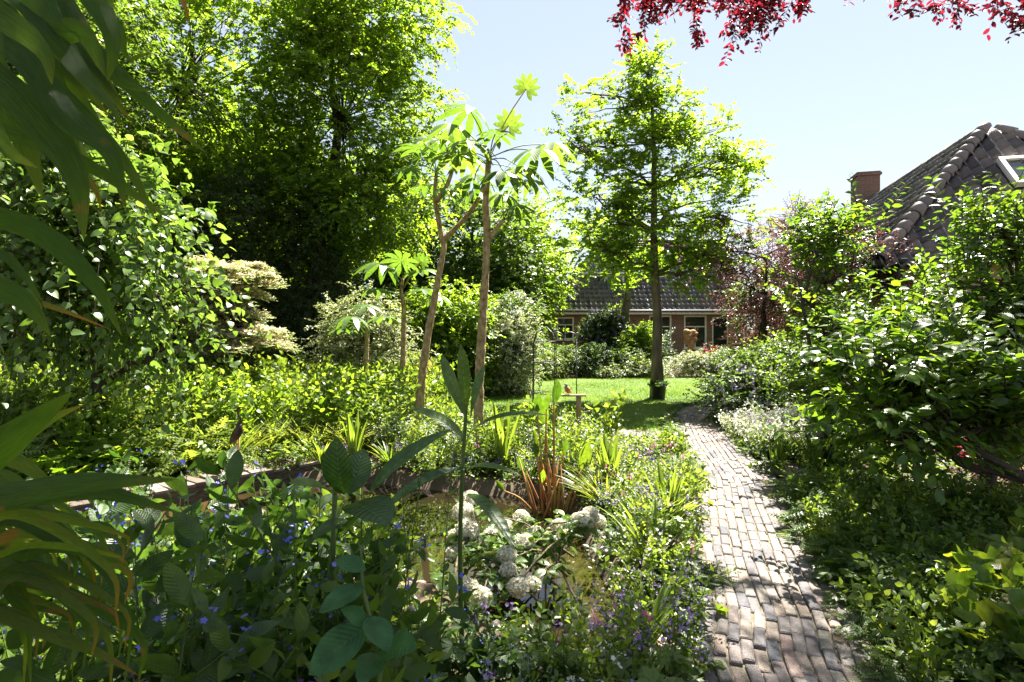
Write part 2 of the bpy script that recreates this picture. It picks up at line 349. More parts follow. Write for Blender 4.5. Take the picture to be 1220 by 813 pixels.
def rand_dir(n): return nrm(rng.normal(size=(n, 3)))
def sprays(mb, base, d, up, L, k, size, tpl, droop=.25, jit=.35, m=0, twig=None, tm=1, spread=.9, fwd=.6, rbias=None, t0=.12, whorl=False):
    """leafy twigs: k leaves alternate along each of the given twigs"""
    base = np.asarray(base, float).reshape(-1, 3); n = len(base); d = nrm(np.broadcast_to(d, (n, 3))); up = nrm(np.broadcast_to(up, (n, 3))+0.)
    L = np.broadcast_to(L, (n,)); t = np.linspace(t0, 1, k)
    cen = base[:, None]+d[:, None]*(L[:, None]*t)[..., None]; cen[..., 2] -= droop*L[:, None]*t**2
    side = nrm(np.cross(d, up)+1e-5); sg = np.where(np.arange(k) % 2 == 0, 1., -1.)
    if whorl:
        w2 = np.cross(side, d); a = np.arange(k)*2.4
        sd_ = side[:, None]*np.cos(a)[None, :, None]+w2[:, None]*np.sin(a)[None, :, None]
    else: sd_ = side[:, None]*sg[None, :, None]
    dd = d[:, None]*fwd+sd_*spread+rng.normal(size=(n, k, 3))*jit*.6
    dd[..., 2] -= droop*.5
    uu = up[:, None]+rng.normal(size=(n, k, 3))*jit
    sz = size*(.7+.6*rng.random((n, k)))*(1-.25*t)
    rr = rng.random((n, k))*.7+ (rng.random((n, 1))*.3 if rbias is None else rbias[:, None])
    mb.place(tpl, cen.reshape(-1, 3), dd.reshape(-1, 3), uu.reshape(-1, 3), sz.ravel(), rr.ravel(), m)
    if twig:
        q = np.linspace(0, 1, 4); c2 = base[:, None]+d[:, None]*(L[:, None]*q)[..., None]; c2[..., 2] -= droop*L[:, None]*q**2
        w = twig*(1-.75*q)[None, :, None]; w2 = np.cross(side, d)
        ang = [0, 2.09, 4.19]; ring = [c2+w*(math.cos(a)*side[:, None]+math.sin(a)*w2[:, None]) for a in ang]
        V = np.stack(ring, 2)  # n,4,3,3
        F = []
        for i in range(3):
            for j in range(3): F.append([i*3+j, i*3+(j+1) % 3, (i+1)*3+(j+1) % 3, (i+1)*3+j])
        F = np.array(F); off = np.arange(n)*12
        base_i = mb.n; mb.V.append(V.reshape(-1, 3)); mb.R.append(np.full(n*12, .5)); mb.n += n*12
        mb.F.append(((F[None]+off[:, None, None]).reshape(-1, 4)+base_i, tm))

def limb(mb, a, b, r0, r1, n=6, sag=.1, wob=.05, k=6, m=0):
    a = A(*a); b = A(*b); t = np.linspace(0, 1, n+1)[:, None]; Ln = np.linalg.norm(b-a)
    p = a+(b-a)*t; p[:, 2] += (sag*Ln*np.sin(np.pi*t[:, 0])); w = rng.normal(size=(n+1, 3))*wob*Ln; w[0] = 0; w[-1] = 0
    mb.tube(p+w, np.linspace(r0, r1, n+1), k, m=m); return p+w

def crown_pts(lobes, dens, shell=.45):
    """points in a union of ellipsoid lobes, denser outward, with outward directions"""
    Ps = []; Ds = []
    for c0, rad, w in lobes:
        n = int(dens*w); u = rand_dir(n); rr = (shell**3+(1-shell**3)*rng.random(n))**(1/3)
        rr *= 1+.16*np.sin(u[:, 0]*5+c0[0])+.16*np.sin(u[:, 1]*6+c0[2])*np.cos(u[:, 2]*5)
        Ps.append(A(*c0)+u*rr[:, None]*A(*rad)); Ds.append(nrm(u/A(*rad)*np.mean(rad)))
    return np.concatenate(Ps), np.concatenate(Ds)

def make_tree(name, label, cat, base, height, tr, lobes, n_clump, per, k, size, tpl, lm, bm, L=.6, droop=.35, shell=.5, group=None,
              clump_r=.35, trunk_pts=None, upb=.25, twig=.006, jit=.45, flat=0., trunk_top=None):
    base = A(*base); t = thing(name, label, cat, base, group)
    tb = MB(); top = trunk_top if trunk_top is not None else base+A(rng.normal()*.2, rng.normal()*.2, height*.85)
    top = A(*top)
    if trunk_pts is None:
        q = np.linspace(0, 1, 9)[:, None]; tp = base+(top-base)*q; tp[1:-1, :2] += rng.normal(size=(7, 2))*tr*.25
    else: tp = np.asarray(trunk_pts, float)
    rr = tr*(1-.85*np.linspace(0, 1, len(tp))**1.1); rr[0] *= 1.35
    tb.tube(tp, rr, 10)
    cp, cd = crown_pts([(A(*c0)+base*A(1, 1, 0), r, w) for c0, r, w in lobes], n_clump, shell)
    # limbs from the trunk to each lobe, then to a share of clumps
    for c0, r, w in lobes:
        c0 = A(*c0)+base*A(1, 1, 0); zt = np.clip(c0[2]-.3*np.linalg.norm(c0[:2]-base[:2]), tp[0][2]+.25*height, tp[-1][2]-.2)
        i = np.argmin(abs(tp[:, 2]-zt)); s0 = tp[i]
        limb(tb, s0, c0, max(rr[i]*.5, .015), .02, 6, .04, .03, 6)
        m_ = np.where(np.linalg.norm((cp-c0)/A(*r), axis=1) < 1.3)[0]
        for j in rng.choice(m_, min(len(m_), int(6+w*6)), replace=False) if len(m_) else []:
            limb(tb, c0+(s0-c0)*rng.random()*.5, cp[j], .018+.01*tr, .006, 4, .03, .04, 4)
    tb.build('trunk', bm, t)
    fb = MB(); n = len(cp)
    idx = np.repeat(np.arange(n), per)
    off = rng.normal(size=(len(idx), 3))*clump_r*A(1, 1, .55)
    d = nrm(cd[idx]*.8+rng.normal(size=(len(idx), 3))*.6+A(0, 0, upb)); 
    if flat: d[:, 2] *= (1-flat); d = nrm(d)
    up = nrm(A(0, 0, 1)+cd[idx]*.35+rng.normal(size=(len(idx), 3))*.2)
    rb = (rng.random(n)*.35)[idx]
    sprays(fb, cp[idx]+off, d, up, L*(.6+.7*rng.random(len(idx))), k, size, tpl, droop, jit, 0, twig, 1, rbias=rb)
    fb.build('crown', [lm, bm], t)
    return t

# ------------------------------------------------------------------ SETTING: ground, lawn, paths, pond
def curve(pts, n=200):
    """Catmull-Rom through the points, evenly resampled"""
    p = np.asarray(pts, float); p = np.vstack([2*p[0]-p[1], p, 2*p[-1]-p[-2]]); out = []
    for i in range(1, len(p)-2):
        t = np.linspace(0, 1, 40, endpoint=False)[:, None]
        out.append(.5*((2*p[i])+(-p[i-1]+p[i+1])*t+(2*p[i-1]-5*p[i]+4*p[i+1]-p[i+2])*t**2+(-p[i-1]+3*p[i]-3*p[i+1]+p[i+2])*t**3))
    out = np.vstack(out+[p[-2:-1]]); s = np.concatenate([[0], np.cumsum(np.linalg.norm(np.diff(out, axis=0), axis=1))])
    q = np.linspace(0, s[-1], n); return np.stack([np.interp(q, s, out[:, i]) for i in range(out.shape[1])], 1), s[-1]
PATH = [(.55, -1.5), (.98, .8), (1.16, 1.9), (1.26, 2.6), (1.46, 3.15), (1.64, 3.8), (1.95, 4.8), (2.36, 6.1), (2.62, 7.3), (2.88, 8.6), (3.3, 10.3), (3.95, 11.6), (5.2, 12.6), (7.5, 13.4)]
pc, plen = curve(PATH, 400)
POND = np.array([(-4.6, 4.0), (-4.25, 5.0), (-3.5, 6.0), (-2.6, 6.7), (-1.4, 6.6), (-.5, 6.3), (.35, 6.0), (.75, 5.3), (.72, 4.5), (.78, 3.7), (.55, 2.95), (.15, 2.8), (-.3, 3.5), (-1.1, 4.0), (-1.9, 4.35), (-2.9, 3.95), (-3.8, 3.6)])
def inside(poly, x, y):
    r = np.zeros(x.shape, bool); n = len(poly)
    for i in range(n):
        x1, y1 = poly[i]; x2, y2 = poly[(i+1) % n]
        c_ = ((y1 > y) != (y2 > y)) & (x < (x2-x1)*(y-y1)/((y2-y1) or 1e-9)+x1); r ^= c_
    return r
def dist_poly(poly, x, y):
    d = np.full(x.shape, 1e9); n = len(poly)
    for i in range(n):
        a = poly[i]; b = poly[(i+1) % n]; ab = b-a
        t = np.clip(((x-a[0])*ab[0]+(y-a[1])*ab[1])/(ab@ab), 0, 1)
        d = np.minimum(d, np.hypot(x-a[0]-t*ab[0], y-a[1]-t*ab[1]))
    return np.where(inside(poly, x, y), -d, d)
def path_d(x, y):
    x = np.asarray(x, float); y = np.asarray(y, float)
    return np.min(np.hypot(x[..., None]-pc[:, 0], y[..., None]-pc[:, 1]), -1)
def side_of_path(y): return np.interp(y, pc[:, 1], pc[:, 0])

def graded(a, b, fine, far):
    q = np.arange(a, b+fine, fine); out = [q]; s = fine; v = b
    R_ = []
    while v < far: s *= 1.25; v += s; R_.append(v)
    L_ = []; s = fine; v = a
    while v > -far: s *= 1.25; v -= s; L_.append(v)
    return np.concatenate([L_[::-1], q, R_])
gx = graded(-6, 5, .09, 1500); gy = graded(1, 9, .09, 1500); X, Y = np.meshgrid(gx, gy)
dp = dist_poly(POND, X, Y); Z = np.where(dp < 0, -.42*(1-np.exp(dp*3.5)), 0.)
near_ = (np.abs(X) < 14) & (np.abs(Y) < 25)
Z += np.where((path_d(np.where(near_, X, 99), np.where(near_, Y, 99)) > .55) & near_ & (dp > 0), .02*np.sin(X*3.1)*np.cos(Y*2.7)+.015*np.sin(X*9+Y*7), 0)
Z -= .03
nx, ny = len(gx), len(gy); ii = np.arange(ny-1)[:, None]*nx+np.arange(nx-1)[None]
F = np.stack([ii, ii+1, ii+nx+1, ii+nx], -1).reshape(-1, 4)
tag(MB().add(np.stack([X, Y, Z], -1), F).build('ground', SOIL), 'dark garden soil between the beds', kind='structure')
# pond water
wb = MB(); wb.add(np.array([[-5.5, 2.2, -.16], [1.2, 2.2, -.16], [1.2, 7.2, -.16], [-5.5, 7.2, -.16]]), [[0, 1, 2, 3]]); tag(wb.build('pond_water', WATER), 'brown pond water reflecting the sky', kind='structure')
# lawn sheet
LAWN = np.array([(-.6, 9.35), (.6, 9.3), (1.6, 9.25), (2.45, 9.05), (2.75, 9.6), (2.95, 10.4), (3.45, 11.5), (4.3, 12.4), (5.6, 13.1), (7.0, 13.5), (7.2, 18.6), (5.0, 19.4), (1.0, 19.2), (-1.2, 18.8), (-1.6, 14), (-1.2, 10.5)])
lc, _ = curve(np.vstack([LAWN, LAWN[:1]]), 160); lc = lc[:-1]
def fan_sheet(poly, z, name, m, label):
    b = MB(); n = len(poly); c0 = poly.mean(0)
    rings = [c0+(poly-c0)*s for s in (1, .8, .6, .4, .2)]
    V = np.concatenate([np.c_[r_, np.full(n, z)] for r_ in rings]+[[[c0[0], c0[1], z]]]); F4 = []
    for q in range(4):
        for i in range(n): j = (i+1) % n; F4.append([q*n+i, q*n+j, (q+1)*n+j, (q+1)*n+i])
    b.add(V, F4); b.F.append((np.array([[4*n+i, 4*n+(i+1) % n, 5*n] for i in range(n)]), 0))
    return tag(b.build(name, m), label, kind='structure')
fan_sheet(lc, .012, 'lawn', TURF, 'mown green lawn beyond the beds')
def scatter_in(poly, n):
    lo = poly.min(0); hi = poly.max(0); out = []
    while sum(map(len, out)) < n:
        q = lo+(hi-lo)*rng.random((n*2, 2)); out.append(q[inside(poly, q[:, 0], q[:, 1])])
    return np.concatenate(out)[:n]
gp = scatter_in(lc, 90000); nearer = rng.random(len(gp)) < np.clip(1.5-(gp[:, 1]-9)/9, .25, 1); gp = gp[nearer]
gb = MB(); n = len(gp); gd = nrm(np.c_[rng.normal(size=(n, 2))*.45, np.ones(n)])
BLADE = (A([0, .06, 0], [0, -.06, 0], [.6, -.05, .03], [.6, .05, .03], [1, 0, .1]).reshape(5, 3), [np.array([[0, 1, 2, 3]]), np.array([[3, 2, 4]])])
gb.place(BLADE, np.c_[gp, np.full(n, .01)], gd, rand_dir(n), .03+.03*rng.random(n)*(1+.5*np.sin(gp[:, 0]*2)*np.cos(gp[:, 1]*1.7)), np.clip(.5+.28*np.sin(gp[:, 0]*1.3+2*np.sin(gp[:, 1]*.9))+.2*np.sin(gp[:, 0]*5.1)*np.sin(gp[:, 1]*4.3)+.2*rng.normal(size=n), 0, 1))
tag(gb.build('lawn_grass', GY), 'short mown grass blades of the lawn', 'grass', kind='stuff')
# brick path: real bricks lengthwise in running bond, over a sand sheet
def brick_path(name, ctrl, width, label, rows=None, z=.012):
    c_, ln = curve(ctrl, 500); s = np.linspace(0, ln, 500); tg = nrm(np.gradient(c_, axis=0)); nm = np.stack([tg[:, 1], -tg[:, 0]], 1)
    b = MB(); W2 = width/2+.03; ks = np.arange(0, 500, 5)
    V = np.concatenate([np.c_[c_[ks]-nm[ks]*W2, np.full(len(ks), z+.012)], np.c_[c_[ks]+nm[ks]*W2, np.full(len(ks), z+.012)]]); k = len(ks)
    b.add(V, [[i, i+k, i+k+1, i+1] for i in range(k-1)], .5, 1)
    rows = rows or int(width/.0665); w = width/rows; bl = .2
    for j in range(rows):
        o = -width/2+(j+.5)*w; q = (j % 2)*.1+rng.random()*.03
        while q < ln-.1:
            L_ = bl*(.93+.1*rng.random()); i = (q+L_/2)/ln*499; i0 = int(i)
            if i0 >= 499: break
            c0 = c_[i0]+(c_[i0+1]-c_[i0])*(i-i0); T = tg[i0]; Nn = nm[i0]
            if j in (0, rows-1) and rng.random() < .06: q += L_; continue
            ax = np.array([[*T, rng.normal()*.015], [*(-Nn), rng.normal()*.03], [0, 0, 1]]); a_ = rng.normal()*.02
            ax[0, :2] += a_*Nn; ax[1, :2] += a_*T; ax = nrm(ax)
            b.box((*(c0+Nn*(o+rng.normal()*.004+.012*math.sin(q*1.7+j*.4))), z+.004+rng.normal()*.004), (L_-.009, w-.008, .05), axes=ax, r=rng.random(), bev=.006)
            q += L_
    return tag(b.build(name, [CLINK, SAND], smooth=False), label, kind='structure')
brick_path('brick_path', PATH, .78, 'curving path of grey and brown clinker bricks', rows=12)
brick_path('side_path', [(-1.6, 9.0), (.2, 8.98), (1.5, 8.85), (2.5, 8.5)], .62, 'brick side path along the near edge of the lawn', z=.006)
brick_path('side_path', [(2.6, 6.75), (3.1, 6.6), (3.7, 6.0), (4.3, 5.2)], .6, 'brick side path turning off to the right', z=.006)
# sunken edging bricks on the right flank of the path
eb = MB(); tgp = nrm(np.gradient(pc, axis=0)); nmp = np.stack([tgp[:, 1], -tgp[:, 0]], 1)
stp = plen/399
for sgn, a0, a1 in ((1, 60, 190), (1, 245, 330), (-1, 250, 330)):
    i = a0
    while i < a1:
        p = pc[i]+nmp[i]*sgn*(.435+rng.normal()*.01)
        eb.box((*p, -.018+rng.normal()*.008), (.19, .055, .08), rz=math.atan2(tgp[i, 1], tgp[i, 0])+rng.normal()*.05, r=rng.random(), bev=.008)
        i += max(1, int(round(.205/stp)))
tag(eb.build('path_edging', CLINK, smooth=False), 'brick edging along the path', kind='structure')
# pebbles and litter on the pond shore
pb = MB(); ICO = None
def rock_tpl(seed, ax=(1, .8, .6), sub=1, rough=.12):
    import bmesh
    bm = bmesh.new(); bmesh.ops.create_icosphere(bm, subdivisions=sub, radius=1); r0 = np.random.default_rng(seed)
    V = np.array([v.co[:] for v in bm.verts]); Fc = np.array([[v.index for v in f.verts] for f in bm.faces]); bm.free()
    ph = r0.random(6)*6.28
    V = V*(1+rough*np.sin(V[:, :1]*3+ph[0])+rough*np.sin(V[:, 1:2]*4+ph[1])+rough*np.sin(V[:, 2:]*3.3+ph[2])); return V*A(*ax), Fc
rk = [rock_tpl(i) for i in range(3)]
q = np.concatenate([scatter_in(np.array([(-3.9, 3.3), (-3.1, 4.4), (-1.9, 4.8), (-.9, 4.45), (-.2, 3.9), (-.6, 3.2), (-2.2, 3.3)]), 2600), scatter_in(np.array([(-.4, 2.3), (-.1, 3.2), (.5, 2.9), (.9, 3.2), (1.0, 2.4), (.4, 2.0)]), 900)])
zq = -.03+np.where(dist_poly(POND, q[:, 0], q[:, 1]) < 0, -.42*(1-np.exp(dist_poly(POND, q[:, 0], q[:, 1])*3.5)), 0)
for i in range(3):
    s_ = q[i::3]; pb.place(rk[i], np.c_[s_, zq[i::3]+.008], nrm(np.c_[rng.normal(size=(len(s_), 2)), np.zeros(len(s_))]), (0, 0, 1), .01+.028*rng.random(len(s_))**2)
tag(pb.build('pebbles', PEB), 'brown and pink pebbles on the pond shore', 'pebbles', kind='stuff')
# dry fallen leaves on soil and path edges
lf = MB(); q = rng.random((5200, 2))*A(9.5, 8)+A(-5, 1.2); dd_ = path_d(q[:, 0], q[:, 1]); ok = (dist_poly(POND, q[:, 0], q[:, 1]) > .02) & ((dd_ > .42) | (rng.random(len(q)) < .03)); q = q[ok]
lf.place(OV, np.c_[q, np.where(dd_[ok] < .42, .048, .012)+.01*rng.random(len(q))], nrm(np.c_[rng.normal(size=(len(q), 2)), .15*rng.normal(size=len(q))]), A(0, 0, 1)+rng.normal(size=(len(q), 3))*.4, .03+.035*rng.random(len(q)))
tag(lf.build('leaf_litter', GO), 'dry brown leaf litter on the soil', 'leaf litter', kind='stuff')
# ------------------------------------------------------------------ the house on the right
E0 = A(5.7, 8.8, 2.7); Uv = A(.2588, .9659, 0); Vv = A(.9659, -.2588, 0); HW = 2.6; RISE = 2.74; HL = 15.0
def pan_tpl(w=.25, l=.37, n=8, amp=.05):
    y = np.linspace(-w/2, w/2, n+1); ph = (y/w+.5)*2*np.pi; z = amp*np.cos(ph)+amp*.3*np.sin(ph*2); V = []
    for x, dz in ((0, 0.), (l, .03), (l, .005)):
        for a_, b_ in zip(y, z): V.append([x, a_, b_+dz])
    F = []
    for r_ in range(2):
        for i in range(n): q = r_*(n+1)+i; F.append([q, q+n+1, q+n+2, q+1])
    return np.array(V), np.array(F)
def tile_face(mb, o, e, s, poly, tpl, w, l, lift=.03, skip=None):
    """tiles on the slope with origin o, eave axis e, upslope axis s; poly in (along eave, up slope)"""
    nn = nrm(np.cross(e, s)); nn = nn if nn[2] > 0 else -nn; lo = poly.min(0); hi = poly.max(0)
    a, b = np.meshgrid(np.arange(lo[0]+w/2, hi[0], w), np.arange(lo[1]+l*.6, hi[1]+l, l)); a = a.ravel(); b = b.ravel()
    ok = (b < hi[1]+.05*l) & inside(poly, a, np.minimum(b-.1*l, hi[1]-.02))
    if skip is not None: ok &= ~((a > skip[0]) & (a < skip[1]) & (b > skip[2]) & (b < skip[3]))
    a = a[ok]; b = b[ok]; n = len(a)
    pos = A(*o)+a[:, None]*e+(b+l*.35)[:, None]*s+nn*(lift+.006*rng.random(n))[:, None]
    mb.place(tpl, pos, -s+rng.normal(size=(n, 3))*.008, nn+rng.normal(size=(n, 3))*.008, 1., rng.random(n))
def caps(mb, a, b, n, r=.13, over=1.25):
    a = A(*a); b = A(*b); k = 7; ang = np.linspace(-.2, np.pi+.2, k); V = []
    for x, q in ((0, .82), (1., 1.0), (1., .86)):
        for t in ang: V.append([x, q*math.cos(t), q*math.sin(t)])
    F = [[r_*k+i, (r_+1)*k+i, (r_+1)*k+i+1, r_*k+i+1] for r_ in range(2) for i in range(k-1)]
    L_ = np.linalg.norm(b-a)/n; V = np.array(V)*A(L_*over/r, 1, 1); d = nrm(a-b)
    for i in range(n):
        p = a+(b-a)*((i+1.05)/n); mb.place((V, np.array(F)), [p], d+rng.normal(size=3)*.02, A(0, 0, 1), r*(1+.04*rng.normal()), [.55+.4*rng.random()])
hs = thing('tiled_house', 'low house with grey pantile hipped roof behind the large bush', 'house', (8.5, 10, 0))
sl = math.hypot(HW, RISE)
wm = MB(); I_ = .3
c0 = E0+Uv*I_+Vv*I_; c1 = E0+Uv*I_+Vv*(2*HW-I_); c2 = c1+Uv*(HL-2*I_); c3 = c0+Uv*(HL-2*I_)
cs = [c0, c1, c2, c3]; V = [[*p_[:2], z] for z in (0, 2.62) for p_ in cs]
wm.add(V, [[i, (i+1) % 4, 4+(i+1) % 4, 4+i] for i in range(4)]+[[4, 5, 6, 7]]); wm.build('wall', STUCCO, hs, smooth=False)
rb_ = MB(); ap1 = E0+Uv*HW+Vv*HW+A(0, 0, RISE); ap2 = E0+Uv*(HL-HW)+Vv*HW+A(0, 0, RISE)
ec = [E0, E0+Vv*2*HW, E0+Vv*2*HW+Uv*HL, E0+Uv*HL]
rb_.add([*ec, ap1, ap2, *[q-A(0, 0, .06) for q in ec]], [[3, 0, 4, 5], [1, 2, 5, 4], [0, 3, 9, 6], [1, 0, 6, 7], [2, 1, 7, 8], [3, 2, 8, 9], [6, 9, 8, 7]]); rb_.F.append((np.array([[0, 1, 4], [2, 3, 5]]), 0))
PT = pan_tpl(.215, .34, 8, .046); s_left = nrm(Vv*HW+A(0, 0, RISE)); s_near = nrm(Uv*HW+A(0, 0, RISE))
tile_face(rb_, E0, Vv, s_near, np.array([(-.05, -.1), (2*HW+.05, -.1), (HW, sl)]), PT, .205, .28, skip=(2.3, 2.95, 1.7, 2.5))
tile_face(rb_, E0, Uv, s_left, np.array([(-.05, -.1), (HL, -.1), (HL-HW, sl), (HW, sl)]), PT, .205, .28)
roof = rb_.build('roof', TILE_G, hs)
cp_ = MB(); caps(cp_, E0+A(-.05, -.05, .03), ap1-(ap1-E0)*.02+A(0, 0, .03), 17, .118); caps(cp_, E0+Vv*2*HW, ap1-(ap1-E0-Vv*2*HW)*.04+A(0, 0, .02), 17, .115); caps(cp_, ap2+A(0, 0, -.01), ap1+Uv*.25+A(0, 0, -.02), 34, .105)
cp_.build('ridge_tiles', TILE_G, roof)
nN = nrm(np.cross(Vv, s_near)); sk = MB(); kc = E0+Vv*2.62+s_near*2.1+nN*.05
for a_, b_, w_, h_ in ((0, .36, .62, .07), (0, -.36, .62, .07), (-.28, 0, .07, .65), (.28, 0, .07, .65)): sk.box(kc+Vv*a_+s_near*b_+nN*.03, (w_, h_, .1), axes=[Vv, s_near, nN])
skw = sk.build('skylight', WHITE, roof, smooth=False); MB().box(kc+nN*.02, (.5, .66, .03), axes=[Vv, s_near, nN]).build('pane', GLASS, skw, smooth=False)
gt = MB(); 
for a_, b_ in ((E0-Uv*.06-Vv*.08, E0+Vv*(2*HW+.1)-Uv*.06), (E0-Vv*.06-Uv*.08, E0+Uv*HL-Vv*.06)): gt.tube([a_-A(0, 0, .04), b_-A(0, 0, .04)], .06, 10)
gt.tube([E0-Uv*.0+Vv*.25-A(0, 0, .1), E0+Vv*.3+Uv*.2-A(0, 0, .4), E0+Vv*.3+Uv*.22-A(0, 0, 2.6)], .04, 8)
gt.build('gutter', DARK, hs)
ch = MB(); cpos = E0+Uv*(HW+6.2)+Vv*(HW-.15); ax = [Uv, Vv, A(0, 0, 1)]
ch.box(cpos+A(0, 0, 2.9), (.62, .58, 1.0), axes=ax); ch.box(cpos+A(0, 0, 3.43), (.7, .66, .07), axes=ax); ch.box(cpos+A(0, 0, 3.48), (.64, .6, .05), axes=ax)
chm = ch.build('chimney', WALLD, roof, smooth=False)
fl = MB(); fl.box(cpos+A(0, 0, 2.42), (.78, .74, .12), axes=ax); fl.build('flashing', LEAD, chm, smooth=False)

# ------------------------------------------------------------------ the farmhouse beyond the lawn
fh = thing('brick_farmhouse', 'long brick farmhouse with tiled roof beyond the lawn', 'farmhouse', (6.5, 30, 0))
X0, X1, Y0, Y1, EZ = 1.7, 11.3, 28.0, 35.0, 2.6
wins = [(8.47, 9.58, .77, 2.38, 'w'), (6.75, 7.85, .77, 2.38, 'w'), (2.2, 3.05, 1.2, 2.3, 'w'), (4.6, 5.45, .9, 2.3, 'w'), (9.85, 10.65, .05, 2.3, 'd')]
wl = MB(); xs = sorted({X0, X1, *[w[0] for w in wins], *[w[1] for w in wins]}); zs = sorted({0, EZ, *[w[2] for w in wins], *[w[3] for w in wins]})
for i in range(len(xs)-1):
    for j in range(len(zs)-1):
        cx, cz = (xs[i]+xs[i+1])/2, (zs[j]+zs[j+1])/2
        if any(w[0] < cx < w[1] and w[2] < cz < w[3] for w in wins): continue
        wl.add([[xs[i], Y0, zs[j]], [xs[i+1], Y0, zs[j]], [xs[i+1], Y0, zs[j+1]], [xs[i], Y0, zs[j+1]]], [[0, 1, 2, 3]])
for w in wins:
    a, b, lo, hi = w[:4]
    for q in ([[a, Y0, lo], [a, Y0+.2, lo], [a, Y0+.2, hi], [a, Y0, hi]], [[b, Y0, hi], [b, Y0+.2, hi], [b, Y0+.2, lo], [b, Y0, lo]], [[a, Y0, hi], [a, Y0+.2, hi], [b, Y0+.2, hi], [b, Y0, hi]], [[a, Y0, lo], [b, Y0, lo], [b, Y0+.2, lo], [a, Y0+.2, lo]]): wl.add(q, [[0, 1, 2, 3]])
wl.add([[X1, Y0, 0], [X1, Y1, 0], [X1, Y1, EZ], [X1, Y0, EZ], [X0, Y0, 0], [X0, Y1, 0], [X0, Y1, EZ], [X0, Y0, EZ]], [[0, 1, 2, 3], [5, 4, 7, 6], [1, 5, 6, 2]])
wl.build('wall', WALL, fh, smooth=False)
for a, b, lo, hi, kd in wins:
    cx = (a+b)/2; cz = (lo+hi)/2; w_ = b-a; h_ = hi-lo; yy = Y0+.06
    if kd == 'w':
        m = MB(); f = .07
        for (x_, z_, sx, sz) in ((a+f/2, cz, f, h_), (b-f/2, cz, f, h_), (cx, hi-f/2, w_-2*f, f), (cx, lo+f/2, w_-2*f, f), (cx, lo+h_*.66, w_-2*f, .05), (cx, lo+h_*.33, .035, h_*.66-f)): m.box((x_, yy, z_), (sx, .09, sz))
        m.box((cx, Y0-.04, lo-.03), (w_+.16, .14, .06)); wf = m.build('window', WHITE, fh, smooth=False)
        MB().box((cx, yy+.05, cz), (w_-.05, .02, h_-.05)).build('pane', GLASS, wf, smooth=False)
    else:
        m = MB(); m.box((cx, yy+.03, cz), (w_-.12, .06, h_-.06)); 
        for z_ in (.6, 1.55): m.box((cx, yy-.01, z_), (w_-.4, .03, .7), bev=.01)
        dr = m.build('door', DARK, fh, smooth=False); m = MB()
        for x_ in (a+.03, b-.03): m.box((x_, yy, cz), (.06, .1, h_))
        m.box((cx, yy, hi-.03), (w_-.13, .1, .06)); m.build('frame', WHITE, dr, smooth=False)
rf = MB(); ov = .35; ex0, ex1, ey0, ey1 = X0-ov, X1+ov, Y0-ov, Y1+ov; hd = (ey1-ey0)/2; rz_ = EZ+hd*1.02; my = (ey0+ey1)/2
rf.add([[ex0, ey0, EZ], [ex1, ey0, EZ], [ex1, ey1, EZ], [ex0, ey1, EZ], [ex0+hd, my, rz_], [ex1, my, rz_]], [[0, 1, 5, 4], [2, 3, 4, 5]]); rf.F.append((np.array([[3, 0, 4], [1, 2, 5]]), 0))
sF = nrm(A(0, hd, rz_-EZ)); slF = math.hypot(hd, rz_-EZ); sW = nrm(A(hd, 0, rz_-EZ))
tile_face(rf, (ex0, ey0, EZ), A(1, 0, 0), sF, np.array([(0, -.05), (ex1-ex0, -.05), (ex1-ex0, slF), (hd, slF)]), pan_tpl(.25, .38, 4), .25, .33)
tile_face(rf, (ex0, ey1, EZ), A(0, -1, 0), sW, np.array([(0, -.05), (ey1-ey0, -.05), (hd, slF)]), pan_tpl(.25, .38, 4), .25, .33)
frf = rf.build('roof', TILE, fh)
m = MB(); caps(m, (ex0, ey0, EZ+.05), (ex0+hd, my, rz_+.05), 16, .15); caps(m, (ex1, my, rz_+.05), (ex0+hd, my, rz_+.05), 20, .15); m.build('ridge_tiles', TILE, frf)
m = MB(); m.box(((X0+X1)/2, ey0-.02, EZ-.09), (X1-X0+2*ov+.1, .06, .16)); m.box(((X0+X1)/2, ey0+.16, EZ-.15), (X1-X0+2*ov, .3, .03)); m.build('fascia', WHITE, fh, smooth=False)
m = MB(); m.tube([[ex0-.05, ey0-.1, EZ-.01], [ex1+.05, ey0-.1, EZ-.01]], .06, 8); m.build('gutter', LEAD, fh)
dm = MB(); dx0, dx1, dz0, dz1, dy = 3.85, 5.75, 3.35, 4.5, 29.15
dm.box(((dx0+dx1)/2, dy+.75, (dz0+dz1)/2-.1), (dx1-dx0, 1.5, dz1-dz0+.2)); dm.box(((dx0+dx1)/2, dy+.62, dz1+.06), (dx1-dx0+.3, 1.9, .08)); dmo = dm.build('dormer', WHITE, frf, smooth=False)
for i in range(2):
    cx = dx0+.5+i*.92; MB().box((cx, dy-.012, (dz0+dz1)/2), (.72, .02, .95)).build('pane', GLASS, dmo, smooth=False)

